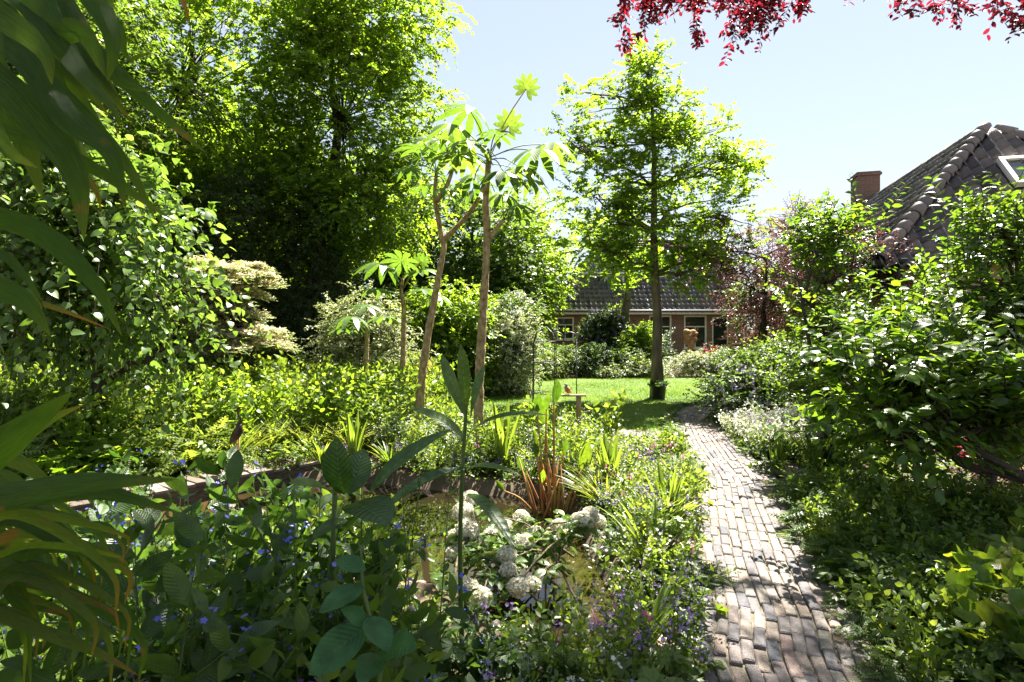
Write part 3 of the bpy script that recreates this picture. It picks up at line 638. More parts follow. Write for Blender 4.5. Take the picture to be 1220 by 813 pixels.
# carved stump, posts and fence in front of the farmhouse
t = thing('carved_trunk', 'short orange brown lopped trunk before the farmhouse window', 'tree trunk', (7.25, 23, 0))
m = MB(); limb(m, (7.25, 23, 0), (7.22, 23, 1.25), .17, .12, 6, 0, .02, 8); m.build('trunk', OAKW, t)
m = MB(); 
for i in range(9): V_, F_ = rock_tpl(20+i, (1, .9, 1.1), 3, .3); m.add(V_*(.1+.05*rng.random())+A(7.22, 23, 1.42)+rng.normal(size=3)*A(.13, .1, .14), F_)
m.build('knotted_head', OAKW, t)
ft = thing('garden_fence', 'weathered wooden board fence behind the copper shrub', 'fence', (8.6, 21.5, 0))
m = MB()
for i in range(34): x_ = 8.75+i*.125; m.box((x_, 21.6+.05*i*.1, .78), (.1, .02, 1.5+.03*rng.normal()), r=rng.random())
m.build('board_panel', OAK, ft, smooth=False)
for i in range(3): m = MB(); m.box((8.35+i*1.9, 21.45+.1*i, .95), (.17, .17, 1.9), bev=.01); m.build('post', OAK, ft, smooth=False)

# ------------------------------------------------------------------ boardwalk by the pond, heron, supports, pots, stones
bwc, bl_ = curve([(-5.6, 3.9), (-4.7, 4.45), (-4.23, 4.78), (-3.83, 5.2), (-3.43, 5.6), (-3.1, 6.05), (-2.45, 6.7), (-2.2, 6.95)], 200)
tg_ = nrm(np.gradient(bwc, axis=0)); nm_ = np.stack([-tg_[:, 1], tg_[:, 0]], 1)
BEAM = solid('wet_beam', [(.035, .028, .02), (.085, .065, .048), (.14, .11, .08)], .7, 14, 8, .8, stretch=(1, 1, 4))
bw = thing('boardwalk', 'curved weathered plank boardwalk along the far side of the pond', 'boardwalk', (-3.4, 5.6, 0))
m = MB(); s_ = 0
while s_ < bl_-.13:
    i = int((s_+.06)/bl_*199); c_ = bwc[i]+nm_[i]*.2
    m.box((*c_, .03+rng.normal()*.003), (.115, .46, .03), rz=math.atan2(tg_[i, 1], tg_[i, 0])+rng.normal()*.01, r=rng.random(), bev=.004); s_ += .135
m.build('plank_deck', PLANK, bw, smooth=False)
for off, nme in ((.0, 'edge_beam'), (.38, 'edge_beam')):
    m = MB(); k = np.arange(0, 200, 4); p_ = bwc[k]+nm_[k]*off; a0 = p_-nm_[k]*.03; a1 = p_+nm_[k]*.03; n = len(k)
    V = np.concatenate([np.c_[a0, np.full(n, -.2)], np.c_[a0, np.full(n, .012)], np.c_[a1, np.full(n, .012)], np.c_[a1, np.full(n, -.2)]])
    m.add(V, [[q*n+i, q*n+i+1, (q+1)*n+i+1, (q+1)*n+i] for q in range(3) for i in range(n-1)]); m.build(nme, BEAM, bw, smooth=False)
hx, hy, hz = -3.02, 6.25, .045
h = thing('heron_statue', 'small bronze heron statue standing on the boardwalk', 'statue', (hx, hy, hz))
m = MB(); m.tube([[hx-.1, hy+.04, hz-.115+.42], [hx-.07, hy+.03, hz-.115+.46], [hx-.02, hy, hz-.115+.52], [hx+.02, hy-.01, hz-.115+.58], [hx+.035, hy-.02, hz-.115+.63], [hx+.04, hy-.02, hz-.115+.67]], [.006, .03, .05, .05, .033, .018], 10)
m.tube([[hx+.04, hy-.02, hz-.115+.655], [hx+.055, hy-.03, hz-.115+.71], [hx+.03, hy-.03, hz-.115+.76], [hx+.02, hy-.03, hz-.115+.8], [hx+.035, hy-.035, hz-.115+.835], [hx+.06, hy-.04, hz-.115+.84]], [.02, .014, .012, .011, .017, .008], 8)
m.tube([[hx+.05, hy-.04, hz-.115+.84], [hx+.1, hy-.06, hz-.115+.838], [hx+.15, hy-.08, hz-.115+.83]], [.008, .005, .001], 6); m.build('body', BRONZE, h)
for d_ in (-.022, .022): m = MB(); m.tube([[hx+d_, hy+.01, hz-.115+.5], [hx+d_-.008, hy-.01, hz-.115+.32], [hx+d_, hy, hz-.115+.125], [hx+d_+.04, hy-.03, hz-.115+.118]], [.008, .006, .006, .003], 6); m.build('leg', STEMR, h)

ob = thing('iron_plant_support', 'thin black wrought iron plant support rising from the bed', 'plant support', (.42, 7.4, 0))
m = MB(); cx, cy = .42, 7.4
for sx in (-1, 1):
    for sy in (-1, 1):
        m.tube([[cx+sx*.15, cy+sy*.15, 0], [cx+sx*.14, cy+sy*.14, 1.45], [cx+sx*.1, cy+sy*.1, 1.58], [cx+sx*.02, cy+sy*.02, 1.66]], .007, 6)
for z_ in (.35, .8, 1.2, 1.47):
    m.tube([[cx+.15*math.cos(a), cy+.15*math.sin(a), z_] for a in np.linspace(0, 6.28, 17)], .006, 5, cap=False)
m.tube([[cx, cy, 1.66], [cx, cy, 1.74]], .012, 6)
for a0_, dxx in ((0, .16), (0, .34)):
    m.tube([[cx+dxx+.09*math.cos(a), cy, 1.5+.09*math.sin(a)] for a in np.linspace(-.5, 3.6, 12)], .007, 5)
m.build('frame', IRON, ob)
m = MB(); m.tube([[cx+.42, cy, 0], [cx+.42, cy, 1.52]], .007, 6); m.build('rod', IRON, ob)
t = thing('bird_perch', 'wooden post with a cross board in the bed before the lawn', 'post', (.8, 7.0, 0))
m = MB(); m.box((.82, 7, .4), (.055, .055, .8), bev=.006); m.build('post', OAK, t, smooth=False); m = MB(); m.box((.755, 6.985, .815), (.3, .09, .022), bev=.004); m.build('cross_board', OAK, t, smooth=False)
t = thing('bird_figure', 'tiny orange bird figure sitting on the cross board', 'ornament', (.68, 6.98, .83))
m = MB(); m.tube([[.73, 7.02, .845], [.7, 7.0, .86], [.68, 6.98, .885], [.665, 6.965, .915], [.66, 6.96, .93]], [.005, .028, .036, .026, .012], 10)
m.build('body', TERRA, t); m = MB(); V_, F_ = rock_tpl(3, (1, 1, 1), 2, .02); m.add(V_*.023+A(.66, 6.955, .94), F_); m.tube([[.648, 6.94, .94], [.63, 6.915, .935]], [.006, .001], 5); m.build('head', LEAD, t)
def pot(name, label, cat, x, y, r0, r1, hh, m_, plant=None, group=None):
    t = thing(name, label, cat, (x, y, 0), group); b = MB(); k = 20; prof = [(r0*.98, 0), (r0, .01), (r1*.95, hh*.86), (r1*1.06, hh*.87), (r1*1.06, hh), (r1*.93, hh), (r1*.88, hh*.85), (.001, hh*.85)]
    V = []; 
    for r_, z_ in prof: V += [[x+r_*math.cos(a), y+r_*math.sin(a), z_] for a in np.arange(k)*2*np.pi/k]
    b.add(V, [[i*k+j, i*k+(j+1) % k, (i+1)*k+(j+1) % k, (i+1)*k+j] for i in range(len(prof)-1) for j in range(k)]); b.build('pot', m_, t)
    if plant is not None:
        b = MB(); n = 26; sprays(b, np.tile([x, y, hh*.85], (n, 1)), rand_dir(n)*A(1, 1, .3)+A(0, 0, .7), A(0, 0, 1), r1*1.5, 8, r1*.6, DI, .5, .4, 0, .003, 1); b.build('foliage', [plant, STEM], t)
    return t
pot('black_planter', 'black pot with trailing greenery against the lawn tree', 'planter', 3.42, 13.3, .15, .19, .36, POTB, G3)
pot('clay_pot', 'pale clay pot among the beds behind the tan stems', 'pot', -1.7, 10.8, .13, .17, 1.0, TERRA, FP)
for i, (x, y, z, s, lb) in enumerate([(.98, 3.95, .0, .13, 'grey stone beside the white flower balls'), (.8, 4.3, -.08, .1, 'small grey stone at the pond rim'), (-2.6, 3.95, -.02, .11, 'pale stone on the pebbly shore'), (-1.6, 4.3, -.05, .09, 'brownish stone at the water edge'), (-.9, 3.9, -.02, .1, 'flat stone on the pond margin behind dark stems'), (.1, 2.65, .0, .08, 'small stone at the near pond end'), (2.45, 4.1, .01, .09, 'grey stone beside the path edging'), (2.9, 4.9, .01, .13, 'broad grey stone under the bush branches')]):
    b = MB(); V_, F_ = rock_tpl(40+i, (1.3, .9, .6), 3, .14); b.add(V_*s+A(x, y, z+.2*s), F_); o = b.build('garden_stone', ROCK, origin=(x, y, z)); tag(o, lb, 'stone', 'stones around the pond and path')
#==PART3==
# ------------------------------------------------------------------ TREES
def pl(px, py, rx, ry, *a, rd=None, w=None):
    """lobe of a crown at depth D, from its size on the picture plane, relative to x,y=0"""
    D = a[-1]; w = a[0] if len(a) > 1 else w
    p = P(px, py, D); k = D/678; r = (rx*k, (rd if rd is not None else rx*k*.9), ry*k); return (p, r, w if w is not None else rx*ry/2500)
def tree_abs(name, label, cat, base, height, tr, lobes, *a, **kw):
    b = A(*base); L2 = [(p-b*A(1, 1, 0), r, w) for p, r, w in lobes]; return make_tree(name, label, cat, base, height, tr, L2, *a, **kw)

# big broadleaf trees on the left
BT = 'tall broadleaf trees behind the garden'
make_tree('broadleaf_tree', 'tall sunlit bright green tree bordering the open sky', 'tree', (-5.0, 16.5, 0), 11.5, .3,
    [((.3, -.6, 7.6), (2.4, 2.3, 3.3), 9), ((.8, -.9, 10.4), (2.1, 1.9, 1.5), 5), ((1.3, -1.2, 5.0), (1.5, 1.4, 1.3), 2.6), ((-1.3, -1, 4.6), (1.9, 1.5, 1.7), 3)],
    42, 6, 15, .115, DW, GT, BARKD, L=.6, droop=.5, shell=.6, group=BT)
make_tree('broadleaf_tree', 'tall dark green tree with bare dark limbs showing', 'tree', (-9.2, 16.0, 0), 12, .36,
    [((.3, -.7, 8.5), (3.6, 2.6, 4.2), 13), ((.6, -1.6, 4.4), (2.8, 1.5, 1.9), 4)],
    42, 6, 15, .12, DW, GT, BARKD, L=.6, droop=.35, shell=.55, group=BT)
make_tree('broadleaf_tree', 'dark green tree filling the upper corner behind the long blades', 'tree', (-10.2, 10.6, 0), 11, .28,
    [((.8, 0, 6.6), (2.4, 2.0, 2.8), 8), ((-1.6, .5, 6), (2.2, 2, 3.2), 5), ((.5, -.5, 10), (2.6, 2.2, 1.8), 3)],
    46, 6, 14, .1, DW, G2, BARKD, L=.5, droop=.35, shell=.5, group=BT)
YW = 'dark evergreen columns against the tall trees'
for x, y, h_, r_, lb in ((-6.7, 13.6, 5.6, .95, 'tallest dark ivy clad evergreen column behind the cream shrub'), (-5.1, 14.6, 4.6, .9, 'dark evergreen column between the tall tree trunks'), (-8.6, 13.8, 5.0, 1.1, 'wide dark evergreen column behind the weeping shrub')):
    make_tree('evergreen_column', lb, 'evergreen', (x, y, 0), h_, .16, [((0, 0, h_*.25), (r_, r_, h_*.28), 3), ((0, 0, h_*.62), (r_*.9, r_*.9, h_*.38), 4)], 75, 6, 14, .06, DI, G3, BARKD, L=.35, droop=.6, shell=.75, clump_r=.18, group=YW)
BK = 'background trees closing the garden'
for x, y, z, rx, rz, h_, m_, lb in (
    (-1.8, 23, 4.4, 2.6, 3.0, 7.2, G2, 'dark rounded tree behind the two tan trunks'), (.0, 24.5, 4.0, 1.6, 2.6, 6.3, GT, 'light green tree left of the farmhouse roof'),
    (.5, 26.8, 5.4, 1.7, 2.3, 7.4, GT, 'loose light tree rising behind the farmhouse gable'), (-5.2, 22, 3.8, 2.5, 3.4, 7, G2, 'mid green tree behind the white bush'), (-10, 22, 5, 3.2, 5, 10, G3, 'dark tree deep behind the evergreen columns'), (-16, 19, 5.5, 3.5, 5.5, 11, G2, 'far tree behind the corner tree'),
    (-14.5, 26, 6, 4, 6, 12, G3, 'farthest dark tree behind the tall pair'), (12.8, 25, 2.6, 2.4, 2.2, 4.6, G2, 'low tree right of the farmhouse behind the copper shrub'), (-.2, 31, 3.4, 3.0, 3.0, 6.2, G2, 'tree beside the farmhouse gable')):
    make_tree('background_tree', lb, 'tree', (x, y, 0), h_, .2, [((0, 0, z), (rx, rx*.85, rz), rx*rz*1.1), ((rx*.4, -.5, z-rz*.5), (rx*.7, rx*.6, rz*.5), rx*rz*.35)], 34, 6, 12, .17, DW, m_, BARKD, L=.75, droop=.35, shell=.62, clump_r=.4, group=BK)

# the slender tree on the lawn
D_ = 13.6
lob = [pl(*q, D_) for q in ((772, 95, 26, 34), (790, 130, 48, 26), (735, 130, 40, 14), (705, 112, 22, 9), (760, 170, 58, 20), (830, 165, 50, 18), (715, 175, 34, 10), (815, 205, 70, 18), (745, 215, 66, 18), (868, 200, 34, 16), (680, 170, 18, 24), (710, 235, 46, 12),
    (800, 250, 78, 18), (735, 265, 62, 18), (870, 260, 42, 16), (700, 290, 38, 14), (780, 295, 70, 18), (850, 300, 44, 15), (735, 318, 40, 10), (820, 328, 40, 11))]
tree_abs('lawn_tree', 'slender green tree with tiered branches standing on the lawn', 'tree', (3.47, 13.6, 0), 8.2, .135, lob, 52, 6, 14, .105, DW, GT, BARK, L=.5, droop=.12, shell=.25, clump_r=.16, flat=.6, upb=.15, trunk_top=(3.32, 13.6, 8.0))
# lopped lime in front of the farmhouse
D_ = 24; lob = [pl(*q, D_) for q in ((705, 285, 34, 18), (760, 290, 52, 24), (725, 322, 40, 9), (795, 330, 26, 9), (735, 262, 40, 20), (745, 350, 24, 6))]
tree_abs('lime_tree', 'thick trunked leafy tree close before the farmhouse wall', 'tree', (4.8, 24, 0), 5.6, .3, lob, 30, 6, 12, .17, DW, GT, BARK, L=.5, droop=.3, shell=.3, clump_r=.25)
# copper beech whose boughs hang over the view
bb = A(6.1, 2.6, 0)
bt = thing('copper_beech', 'copper beech with dark red leaves hanging in from above', 'tree', bb)
tb = MB(); tp = [bb+A(-.1*math.sin(i), .05*i, i*1.15) for i in range(9)]; tb.tube(tp, [.4, .34, .32, .3, .28, .25, .2, .14, .08], 12)
fb = MB(); ends = []
for q in ((4.2, 5.9, 7.5), (3.4, 5.0, 7.8), (1.9, 5.1, 7.5), (2.7, 4.2, 8.0), (1.5, 4.4, 7.6), (4.8, 4.4, 8), (2.8, 5.6, 7.6)):
    limb(tb, tp[4+int(rng.integers(0, 3))], q, .12, .03, 8, .06, .02, 6); ends.append(q)
tb.build('trunk', BARKD, bt)
cen = np.array(ends, float); idx = rng.integers(0, len(cen), 680); off = rand_dir(680)*(rng.random((680, 1))**.5)*A(1.35, 1.2, .7)
pts = cen[idx]+off; pts[:, 2] += .2; fov = 395-678*(pts[:, 2]-1.6)/np.maximum(pts[:, 1], .1); pts = pts[fov < -22]
n = len(pts); idx = np.repeat(np.arange(n), 5); 
sprays(fb, pts[idx]+rng.normal(size=(len(idx), 3))*A(.2, .2, .08), rand_dir(len(idx))*A(1, 1, .25), A(0, 0, 1), .5, 13, .085, DI, .15, .3, 0, .006, 1)
# the hanging tips seen against the sky: (px, py) of tip, from above the frame
for px, py, D_, w in ((748, 62, 6.2, 2), (765, 45, 6.1, 3), (775, 30, 6.2, 3), (790, 38, 6.2, 2), (818, 68, 6.2, 2), (800, 22, 6.0, 3), (870, 58, 6.1, 2), (878, 66, 6.2, 2), (885, 40, 6.2, 3), (912, 72, 6.1, 2), (905, 50, 6.2, 3), (925, 30, 6.3, 3), (945, 22, 6.2, 3), (860, 25, 6.2, 3), (840, 15, 6.0, 3), (980, 4, 6.2, 2), (1075, 35, 6.0, 2), (1110, 12, 6.1, 2), (1150, 16, 6, 3), (1165, 20, 6.1, 2), (1090, 8, 6.1, 2), (1212, 62, 5.6, 3), (1218, 45, 5.6, 2), (1130, 6, 6.1, 2)):
    tip = P(px, py, D_); top = P(px+(12+rng.normal()*14), -25+rng.normal()*6, D_+.2); L_ = np.linalg.norm(tip-top)
    for _ in range(w):
        o = rng.normal(size=3)*A(.16, .14, .06); fr = .65+.35*rng.random(); e_ = tip+rng.normal(size=3)*A(.1, .1, .04); ax_ = (e_-top-o)*fr
        sprays(fb, [top+o], [ax_], [A(rng.normal()*.5, -.6, .6)], L_*fr, max(7, int(L_*fr/.03)), .085, OV, .02, .5, 0, .005, 1)
        ns = max(2, int(L_*fr/.13)); ff = rng.random(ns)*.85+.05; sb_ = top+o+ax_*ff[:, None]
        sprays(fb, sb_, nrm(ax_)*.55+rand_dir(ns)*A(.9, .9, .2), rand_dir(ns)*.4+A(0, -.5, .6), (.12+.14*rng.random(ns))*(1.1-ff*.6), 6, .08, OV, .25, .5, 0, .003, 1)
    limb(fb, top, top+A(.6, -1.2, 1.0), .008, .02, 4, .05, .03, 4, m=1)
fb.build('crown', [GR, BARKD], bt)

GH2 = leaf_mat('leaf_heart', [(.05, .10, .02), (.085, .15, .035), (.15, .21, .07)], .45, (2.3, 2.2, .9), rough=.35)
# weeping heart-leaved tree at the left
D_ = 6.6; lob = [pl(*q, D_, rd=.7) for q in ((140, 235, 50, 34), (80, 200, 66, 55), (50, 300, 66, 56), (152, 290, 34, 38), (186, 350, 14, 42), (110, 330, 56, 40), (200, 412, 9, 30), (20, 150, 60, 60))]
tree_abs('weeping_tree', 'weeping tree with large heart shaped leaves at left', 'tree', (-5.0, 6.9, 0), 4.2, .1, lob, 19, 6, 14, .112, HE, GH2, BARKD, L=.8, droop=1.25, shell=.45, clump_r=.24, upb=.05, jit=.6, trunk_top=(-4.9, 6.8, 3.6))
# tiered cream-flowered shrub
D_ = 9.2; t = thing('tiered_shrub', 'tiered shrub with flat layers of cream flowers', 'shrub', (-4.45, 9.2, 0))
tb = MB(); fb = MB(); wb_ = MB(); limb(tb, (-4.45, 9.2, 0), (-4.4, 9.2, 2.5), .08, .03, 6, 0, .02, 7)
for px, py, rx in ((265, 322, 48), (285, 335, 42), (245, 345, 40), (285, 352, 22), (262, 375, 44), (285, 398, 50), (245, 420, 36), (305, 413, 34), (225, 385, 30), (262, 362, 26)):
    c_ = P(px, py, D_); r_ = rx*D_/678; n = int(rx*4.2)
    limb(tb, (-4.4, 9.2, max(.3, c_[2]-.4)), c_, .03, .01, 5, 0, .02, 5)
    a = rng.random(n)*6.28; q = np.sqrt(rng.random(n)); p_ = c_+np.c_[np.cos(a)*q*r_, np.sin(a)*q*.7, rng.normal(size=n)*.022+.05*np.sin(a*3+px)-.06*q**2+.03]
    dd_ = np.c_[np.cos(a), np.sin(a)*.7, .1*np.ones(n)]
    sprays(fb, p_, dd_, A(0, 0, 1), .2, 7, .075, DI, .1, .25, 0, .004, 1)
    p2 = p_+A(0, -.03, .05); k = 14; cc = np.repeat(p2, k, 0)+rng.normal(size=(len(p2)*k, 3))*A(.06, .06, .016)
    wb_.place(PETAL4, cc, rng.normal(size=(len(cc), 3))*A(1, 1, .15), A(0, -.5, 1)+rng.normal(size=(len(cc), 3))*.4, .022+.014*rng.random(len(cc)))
tb.build('trunk', BARKD, t); fb.build('foliage', [GW, BARKD], t); wb_.build('blossoms', GC, t)

# copper shrubs at right of the lawn
CS = 'purple leaved shrubs near the houses'
D_ = 14.0; lob = [pl(*q, D_, rd=1.0) for q in ((852, 290, 30, 24), (888, 340, 34, 34), (905, 305, 42, 30), (925, 360, 40, 44), (905, 395, 30, 28), (935, 415, 36, 30), (858, 322, 26, 20), (945, 300, 26, 24))]
tree_abs('copper_shrub', 'large copper purple shrub between the lawn and tiled house', 'shrub', (6.2, 14.0, 0), 3.9, .1, lob, 85, 6, 12, .062, DI, GP, BARKD, L=.45, droop=.15, shell=.4, clump_r=.15, group=CS)
D_ = 10.2; lob = [pl(*q, D_, rd=.45, w=w_) for *q, w_ in ((1000, 315, 30, 26, 1.4), (1035, 322, 36, 14, .9), (965, 285, 22, 22, .7), (1050, 340, 44, 14, .9))]
tree_abs('purple_maple', 'wispy purple maple against the tiled roof slope', 'shrub', (5.4, 9.6, 0), 3.4, .06, [(p-A(.55, .9, 0), r, w) for p, r, w in lob], 80, 6, 10, .05, DN, GP, BARKD, L=.35, droop=.2, shell=.2, clump_r=.12, group=CS)

# shrubs in the middle distance, left
SH = 'flowering shrubs in the middle distance'
def shrub(name, label, x, y, h_, rx, m_, size=.07, tpl=DI, dens=60, flower=None, group=SH, fl_n=20, shell=.45, droop=.25, ry=None):
    t = make_tree(name, label, 'shrub', (x, y, 0), h_*.8, .035, [((0, 0, h_*.42), (rx, ry or rx*.8, h_*.45), rx*h_*1.6), ((rx*.3, -.1, h_*.7), (rx*.6, rx*.5, h_*.3), rx*h_*.5), ((-rx*.35, -.1, h_*.6), (rx*.5, rx*.5, h_*.33), rx*h_*.4)], dens, 5, 10, size, tpl, m_, BARKD, L=.3, droop=droop, shell=shell, clump_r=.14, group=group)
    if flower:
        cp, cd = crown_pts([(A(x, y, h_*.48), (rx*1.0, (ry or rx*.8), h_*.5), 1)], fl_n*14, .93); k = 7
        kk = cp[:, 2] > .15; cp = cp[kk]; cd = cd[kk]; cc = np.repeat(cp, k, 0)+rng.normal(size=(len(cp)*k, 3))*.035
        b = MB(); b.place(PETAL4, cc, rand_dir(len(cc)), np.repeat(cd, k, 0)+rng.normal(size=(len(cc), 3))*.4, .02+.014*rng.random(len(cc))); b.build('blossoms', flower, t)
    return t
shrub('white_shrub', 'pale variegated shrub left of the tan trunks', -2.95, 11.2, 2.35, .85, GW, .07, dens=75)
shrub('green_shrub', 'bright leafy shrub behind the leaning tan trunk', -1.75, 14.2, 2.8, 1.3, GT, .09, tpl=DW)
shrub('white_shrub', 'loose white flowering shrub behind the middle trunk', -.3, 15.2, 2.6, 1.2, G2, .075, flower=FWL, fl_n=26)
shrub('white_shrub', 'white flowering bush right of the middle trunk', .0, 14.2, 2.1, .5, GW, .07, flower=FWL, fl_n=20)
shrub('green_shrub', 'rounded mid green shrub between both trunks at the back', -3.4, 15.0, 2.2, 1.2, G2, .09, tpl=DW)
shrub('green_shrub', 'dark shrub at the foot of the evergreen columns', -5.6, 12.6, 1.3, 1.1, G2, .08)
shrub('lilac_shrub', 'dark shrub with purple flower heads before the farmhouse', 3.7, 23.2, 2.5, .95, G3, .1, flower=FV, fl_n=14)
shrub('green_shrub', 'dark clipped shrub under the farmhouse window', 5.2, 22.4, 1.6, 1.0, G3, .08)
shrub('green_shrub', 'leafy shrub right behind the lawn tree trunk', 4.75, 21.5, 1.9, .55, GT, .09, tpl=DW)
MD = 'green mounds along the far lawn edge'
for x, y, h_, r_, m_, lb, f_ in ((1.7, 20.0, 1.05, .75, G2, 'fern green mound at the far left lawn edge', None), (2.9, 20.2, 1.1, .8, GB, 'bluish green mound second from the lawn corner', None), (4.0, 20.3, .95, .6, G2, 'mound before the dark clipped shrub', None), (4.7, 19.9, .55, .8, G1, 'low loose plant beside the lawn tree with white flowers', FWL),
    (6.4, 20.2, .8, .75, GW, 'pale white flowered mound right of the lawn tree', FWL), (7.5, 20.1, .95, .8, G2, 'white dotted bush beneath the carved trunk', FWL), (8.6, 19.6, .7, .6, G2, 'small dark mound near the wooden fence', None), (3.4, 19.6, .35, .7, G1, 'low flowery fringe on the far lawn edge', FWL), (1.0, 19.0, .9, .6, G1, 'bright mound left of the far lawn edge', None)):
    shrub('garden_mound', lb, x, y, h_, r_, m_, .07, dens=70, flower=f_, group=MD, fl_n=12, droop=.5)
shrub('red_shrub', 'low magenta red plant beneath the farmhouse window', 7.75, 22.6, .9, .35, GR, .07, dens=70, group=MD)

LIL = leaf_mat('petal_pale_lilac', [(.4, .35, .5), (.5, .45, .58), (.6, .58, .62)], .3, (1.2, 1.2, 1.2))
# shrubs right of the path
RB = 'glossy leaved bushes right of the path'
D_ = 6.6; lob = [pl(*q, D_, rd=.45) for q in ((984, 278, 9, 22, .5), (984, 335, 20, 30), (992, 400, 28, 40), (970, 365, 14, 12), (992, 475, 38, 44), (1018, 430, 30, 46), (985, 540, 34, 36))]
tree_abs('glossy_bush', 'tall pointed glossy bush beside the bend of the path', 'bush', (3.7, 6.6, 0), 2.6, .045, lob, 46, 6, 11, .085, E3, GG, BARKD, L=.28, droop=-.1, shell=.45, clump_r=.12, group=RB, upb=.4, jit=.4)
D_ = 5.1; lob = [pl(*q, D_, rd=.55) for q in ((1110, 385, 44, 26), (1170, 345, 34, 36), (1215, 345, 30, 56), (1180, 390, 56, 44), (1120, 415, 56, 40), (1060, 385, 26, 18), (1215, 440, 50, 56), (1140, 460, 62, 40), (1060, 420, 30, 26), (1192, 272, 12, 18, .6))]
tree_abs('glossy_bush', 'large dark bush hiding the house wall', 'bush', (4.3, 5.2, 0), 2.5, .07, lob, 29, 6, 11, .085, E3, GG, BARKD, L=.3, droop=-.05, shell=.45, clump_r=.13, group=RB, upb=.35, jit=.4)
D_ = 4.2; lob = [pl(*q, D_, rd=.4) for q in ((1050, 425, 44, 20), (1110, 430, 44, 22), (1045, 475, 46, 28), (1110, 490, 66, 34), (1060, 515, 40, 16), (1170, 480, 50, 30), (1215, 505, 30, 20))]
tree_abs('glossy_bush', 'nearest glossy bush with lit leaf whorls and slanting dark branches', 'bush', (4.15, 3.75, 0), 1.7, .055, lob, 27, 6, 10, .1, E4, GG, BARKD, L=.26, droop=-.1, shell=.45, clump_r=.12, group=RB, upb=.35, jit=.35, trunk_pts=[(4.15, 3.75, 0), (3.85, 3.85, .35), (3.5, 3.9, .6), (3.15, 4.05, .85), (2.9, 4.15, 1.15)])
shrub('flowering_bush', 'dark bush with pale violet flowers at the path corner', 3.95, 9.7, 1.1, .6, G2, .07, dens=80, flower=LIL, group=None, fl_n=9)
shrub('flowering_bush', 'mid green bush behind the violet flowered bush', 4.9, 10.3, 1.5, .7, G2, .07, dens=70, group=None)
shrub('flowering_bush', 'dim bush beneath the copper shrub', 5.9, 12.4, 1.3, .9, G3, .08, dens=70, group=None)
#==PART4==
# ------------------------------------------------------------------ the tan-stemmed plants with palmate leaves
LOBE = leaf_tpl(5, .17, .3, .1, 'obov'); 
def umbrella_tpl(k=9, droop=.5, spread=R(310), tilt=.15):
    t = leaf_tpl(6, .16, droop, .08, 'obov'); return combine([(t, (0, 0, 0), (i/(k-1)-.5)*spread, 1-.2*abs(i/(k-1)-.5), tilt) for i in range(k)])
UMB = umbrella_tpl(); UMBY = umbrella_tpl(9, .05, R(280), .45); UMBD = umbrella_tpl(9, .95, R(310), .2)
GTP = leaf_mat('leaf_palmate', [(.055, .11, .02), (.08, .15, .03), (.12, .19, .045)], .42, (2.0, 1.9, .7), vein=.5)
def rice(label, trunk, rad, branches, leaves, D, group='palmate leaved plants with tan stems'):
    b0 = P(*trunk[0], D); b0[2] = 0; t = thing('palmate_plant', label, 'plant', b0, group)
    m = MB(); pts = [b0]+[P(*q, D) for q in trunk[1:]]; cpt, _ = curve(pts, 24); cpt, _ = curve(pts, 70); m.tube(cpt+rng.normal(size=cpt.shape)*.0025, np.linspace(rad, rad*.55, 70)*(1+.05*rng.normal(size=70)+.06*(np.arange(70) % 5 == 0)), 12)
    for br in branches: cb, _ = curve([P(*q, D) for q in br], 16); m.tube(cb, np.linspace(rad*.6, rad*.35, 16), 8)
    m.build('trunk', BARKP, t)
    for (ox, oy), (px, py), size, dz, kind in leaves:
        o = P(ox, oy, D); e = P(px, py, D+dz); mid = (o+e)/2+A(0, 0, .06); cb, _ = curve([o, mid, e], 8)
        l = MB(); l.tube(cb, .007, 5, m=1); d = nrm((e-o)*A(1, 1, .2)+A(0, 1e-3, 0)); up = A(0, 0, 1)+(.8*d if kind != 'y' else A(0, -.8, 0))
        if kind == 'y': d = nrm(A(.3, -.2, .9)); up = A(.2, -1, .35)
        l.place({'n': UMB, 'y': UMBY, 'd': UMBD}[kind], [e], d, up, size*1.18, None); l.build('leaf', [GTP, STEMR if kind == 'y' else STEM], t)
rice('tallest tan stemmed plant with a yellow leaf at its tip', [(570, 560), (571, 455), (575, 380), (580, 290), (579, 235), (583, 185)], .064, [((579, 290), (590, 275), (600, 262)), ],
     [((583, 185), (560, 132), .3, -.1, 'd'), ((583, 185), (540, 150), .3, .2, 'd'), ((583, 185), (627, 106), .17, 0, 'y'), ((583, 190), (606, 150), .2, .25, 'y'), ((583, 188), (640, 180), .33, -.2, 'd'), ((583, 188), (655, 172), .3, .3, 'd'), ((583, 190), (545, 185), .34, -.25, 'n'), ((583, 190), (600, 205), .28, -.3, 'd'),
      ((583, 190), (565, 210), .25, .3, 'd'), ((600, 262), (615, 246), .2, -.1, 'd'), ((600, 262), (598, 232), .22, .2, 'd'), ((583, 190), (620, 200), .26, .1, 'd'), ((583, 195), (560, 170), .27, -.35, 'd'), ((583, 190), (590, 160), .22, -.3, 'n'), ((583, 195), (632, 215), .22, .25, 'd'), ((600, 262), (622, 262), .16, .2, 'n')], 7.0)
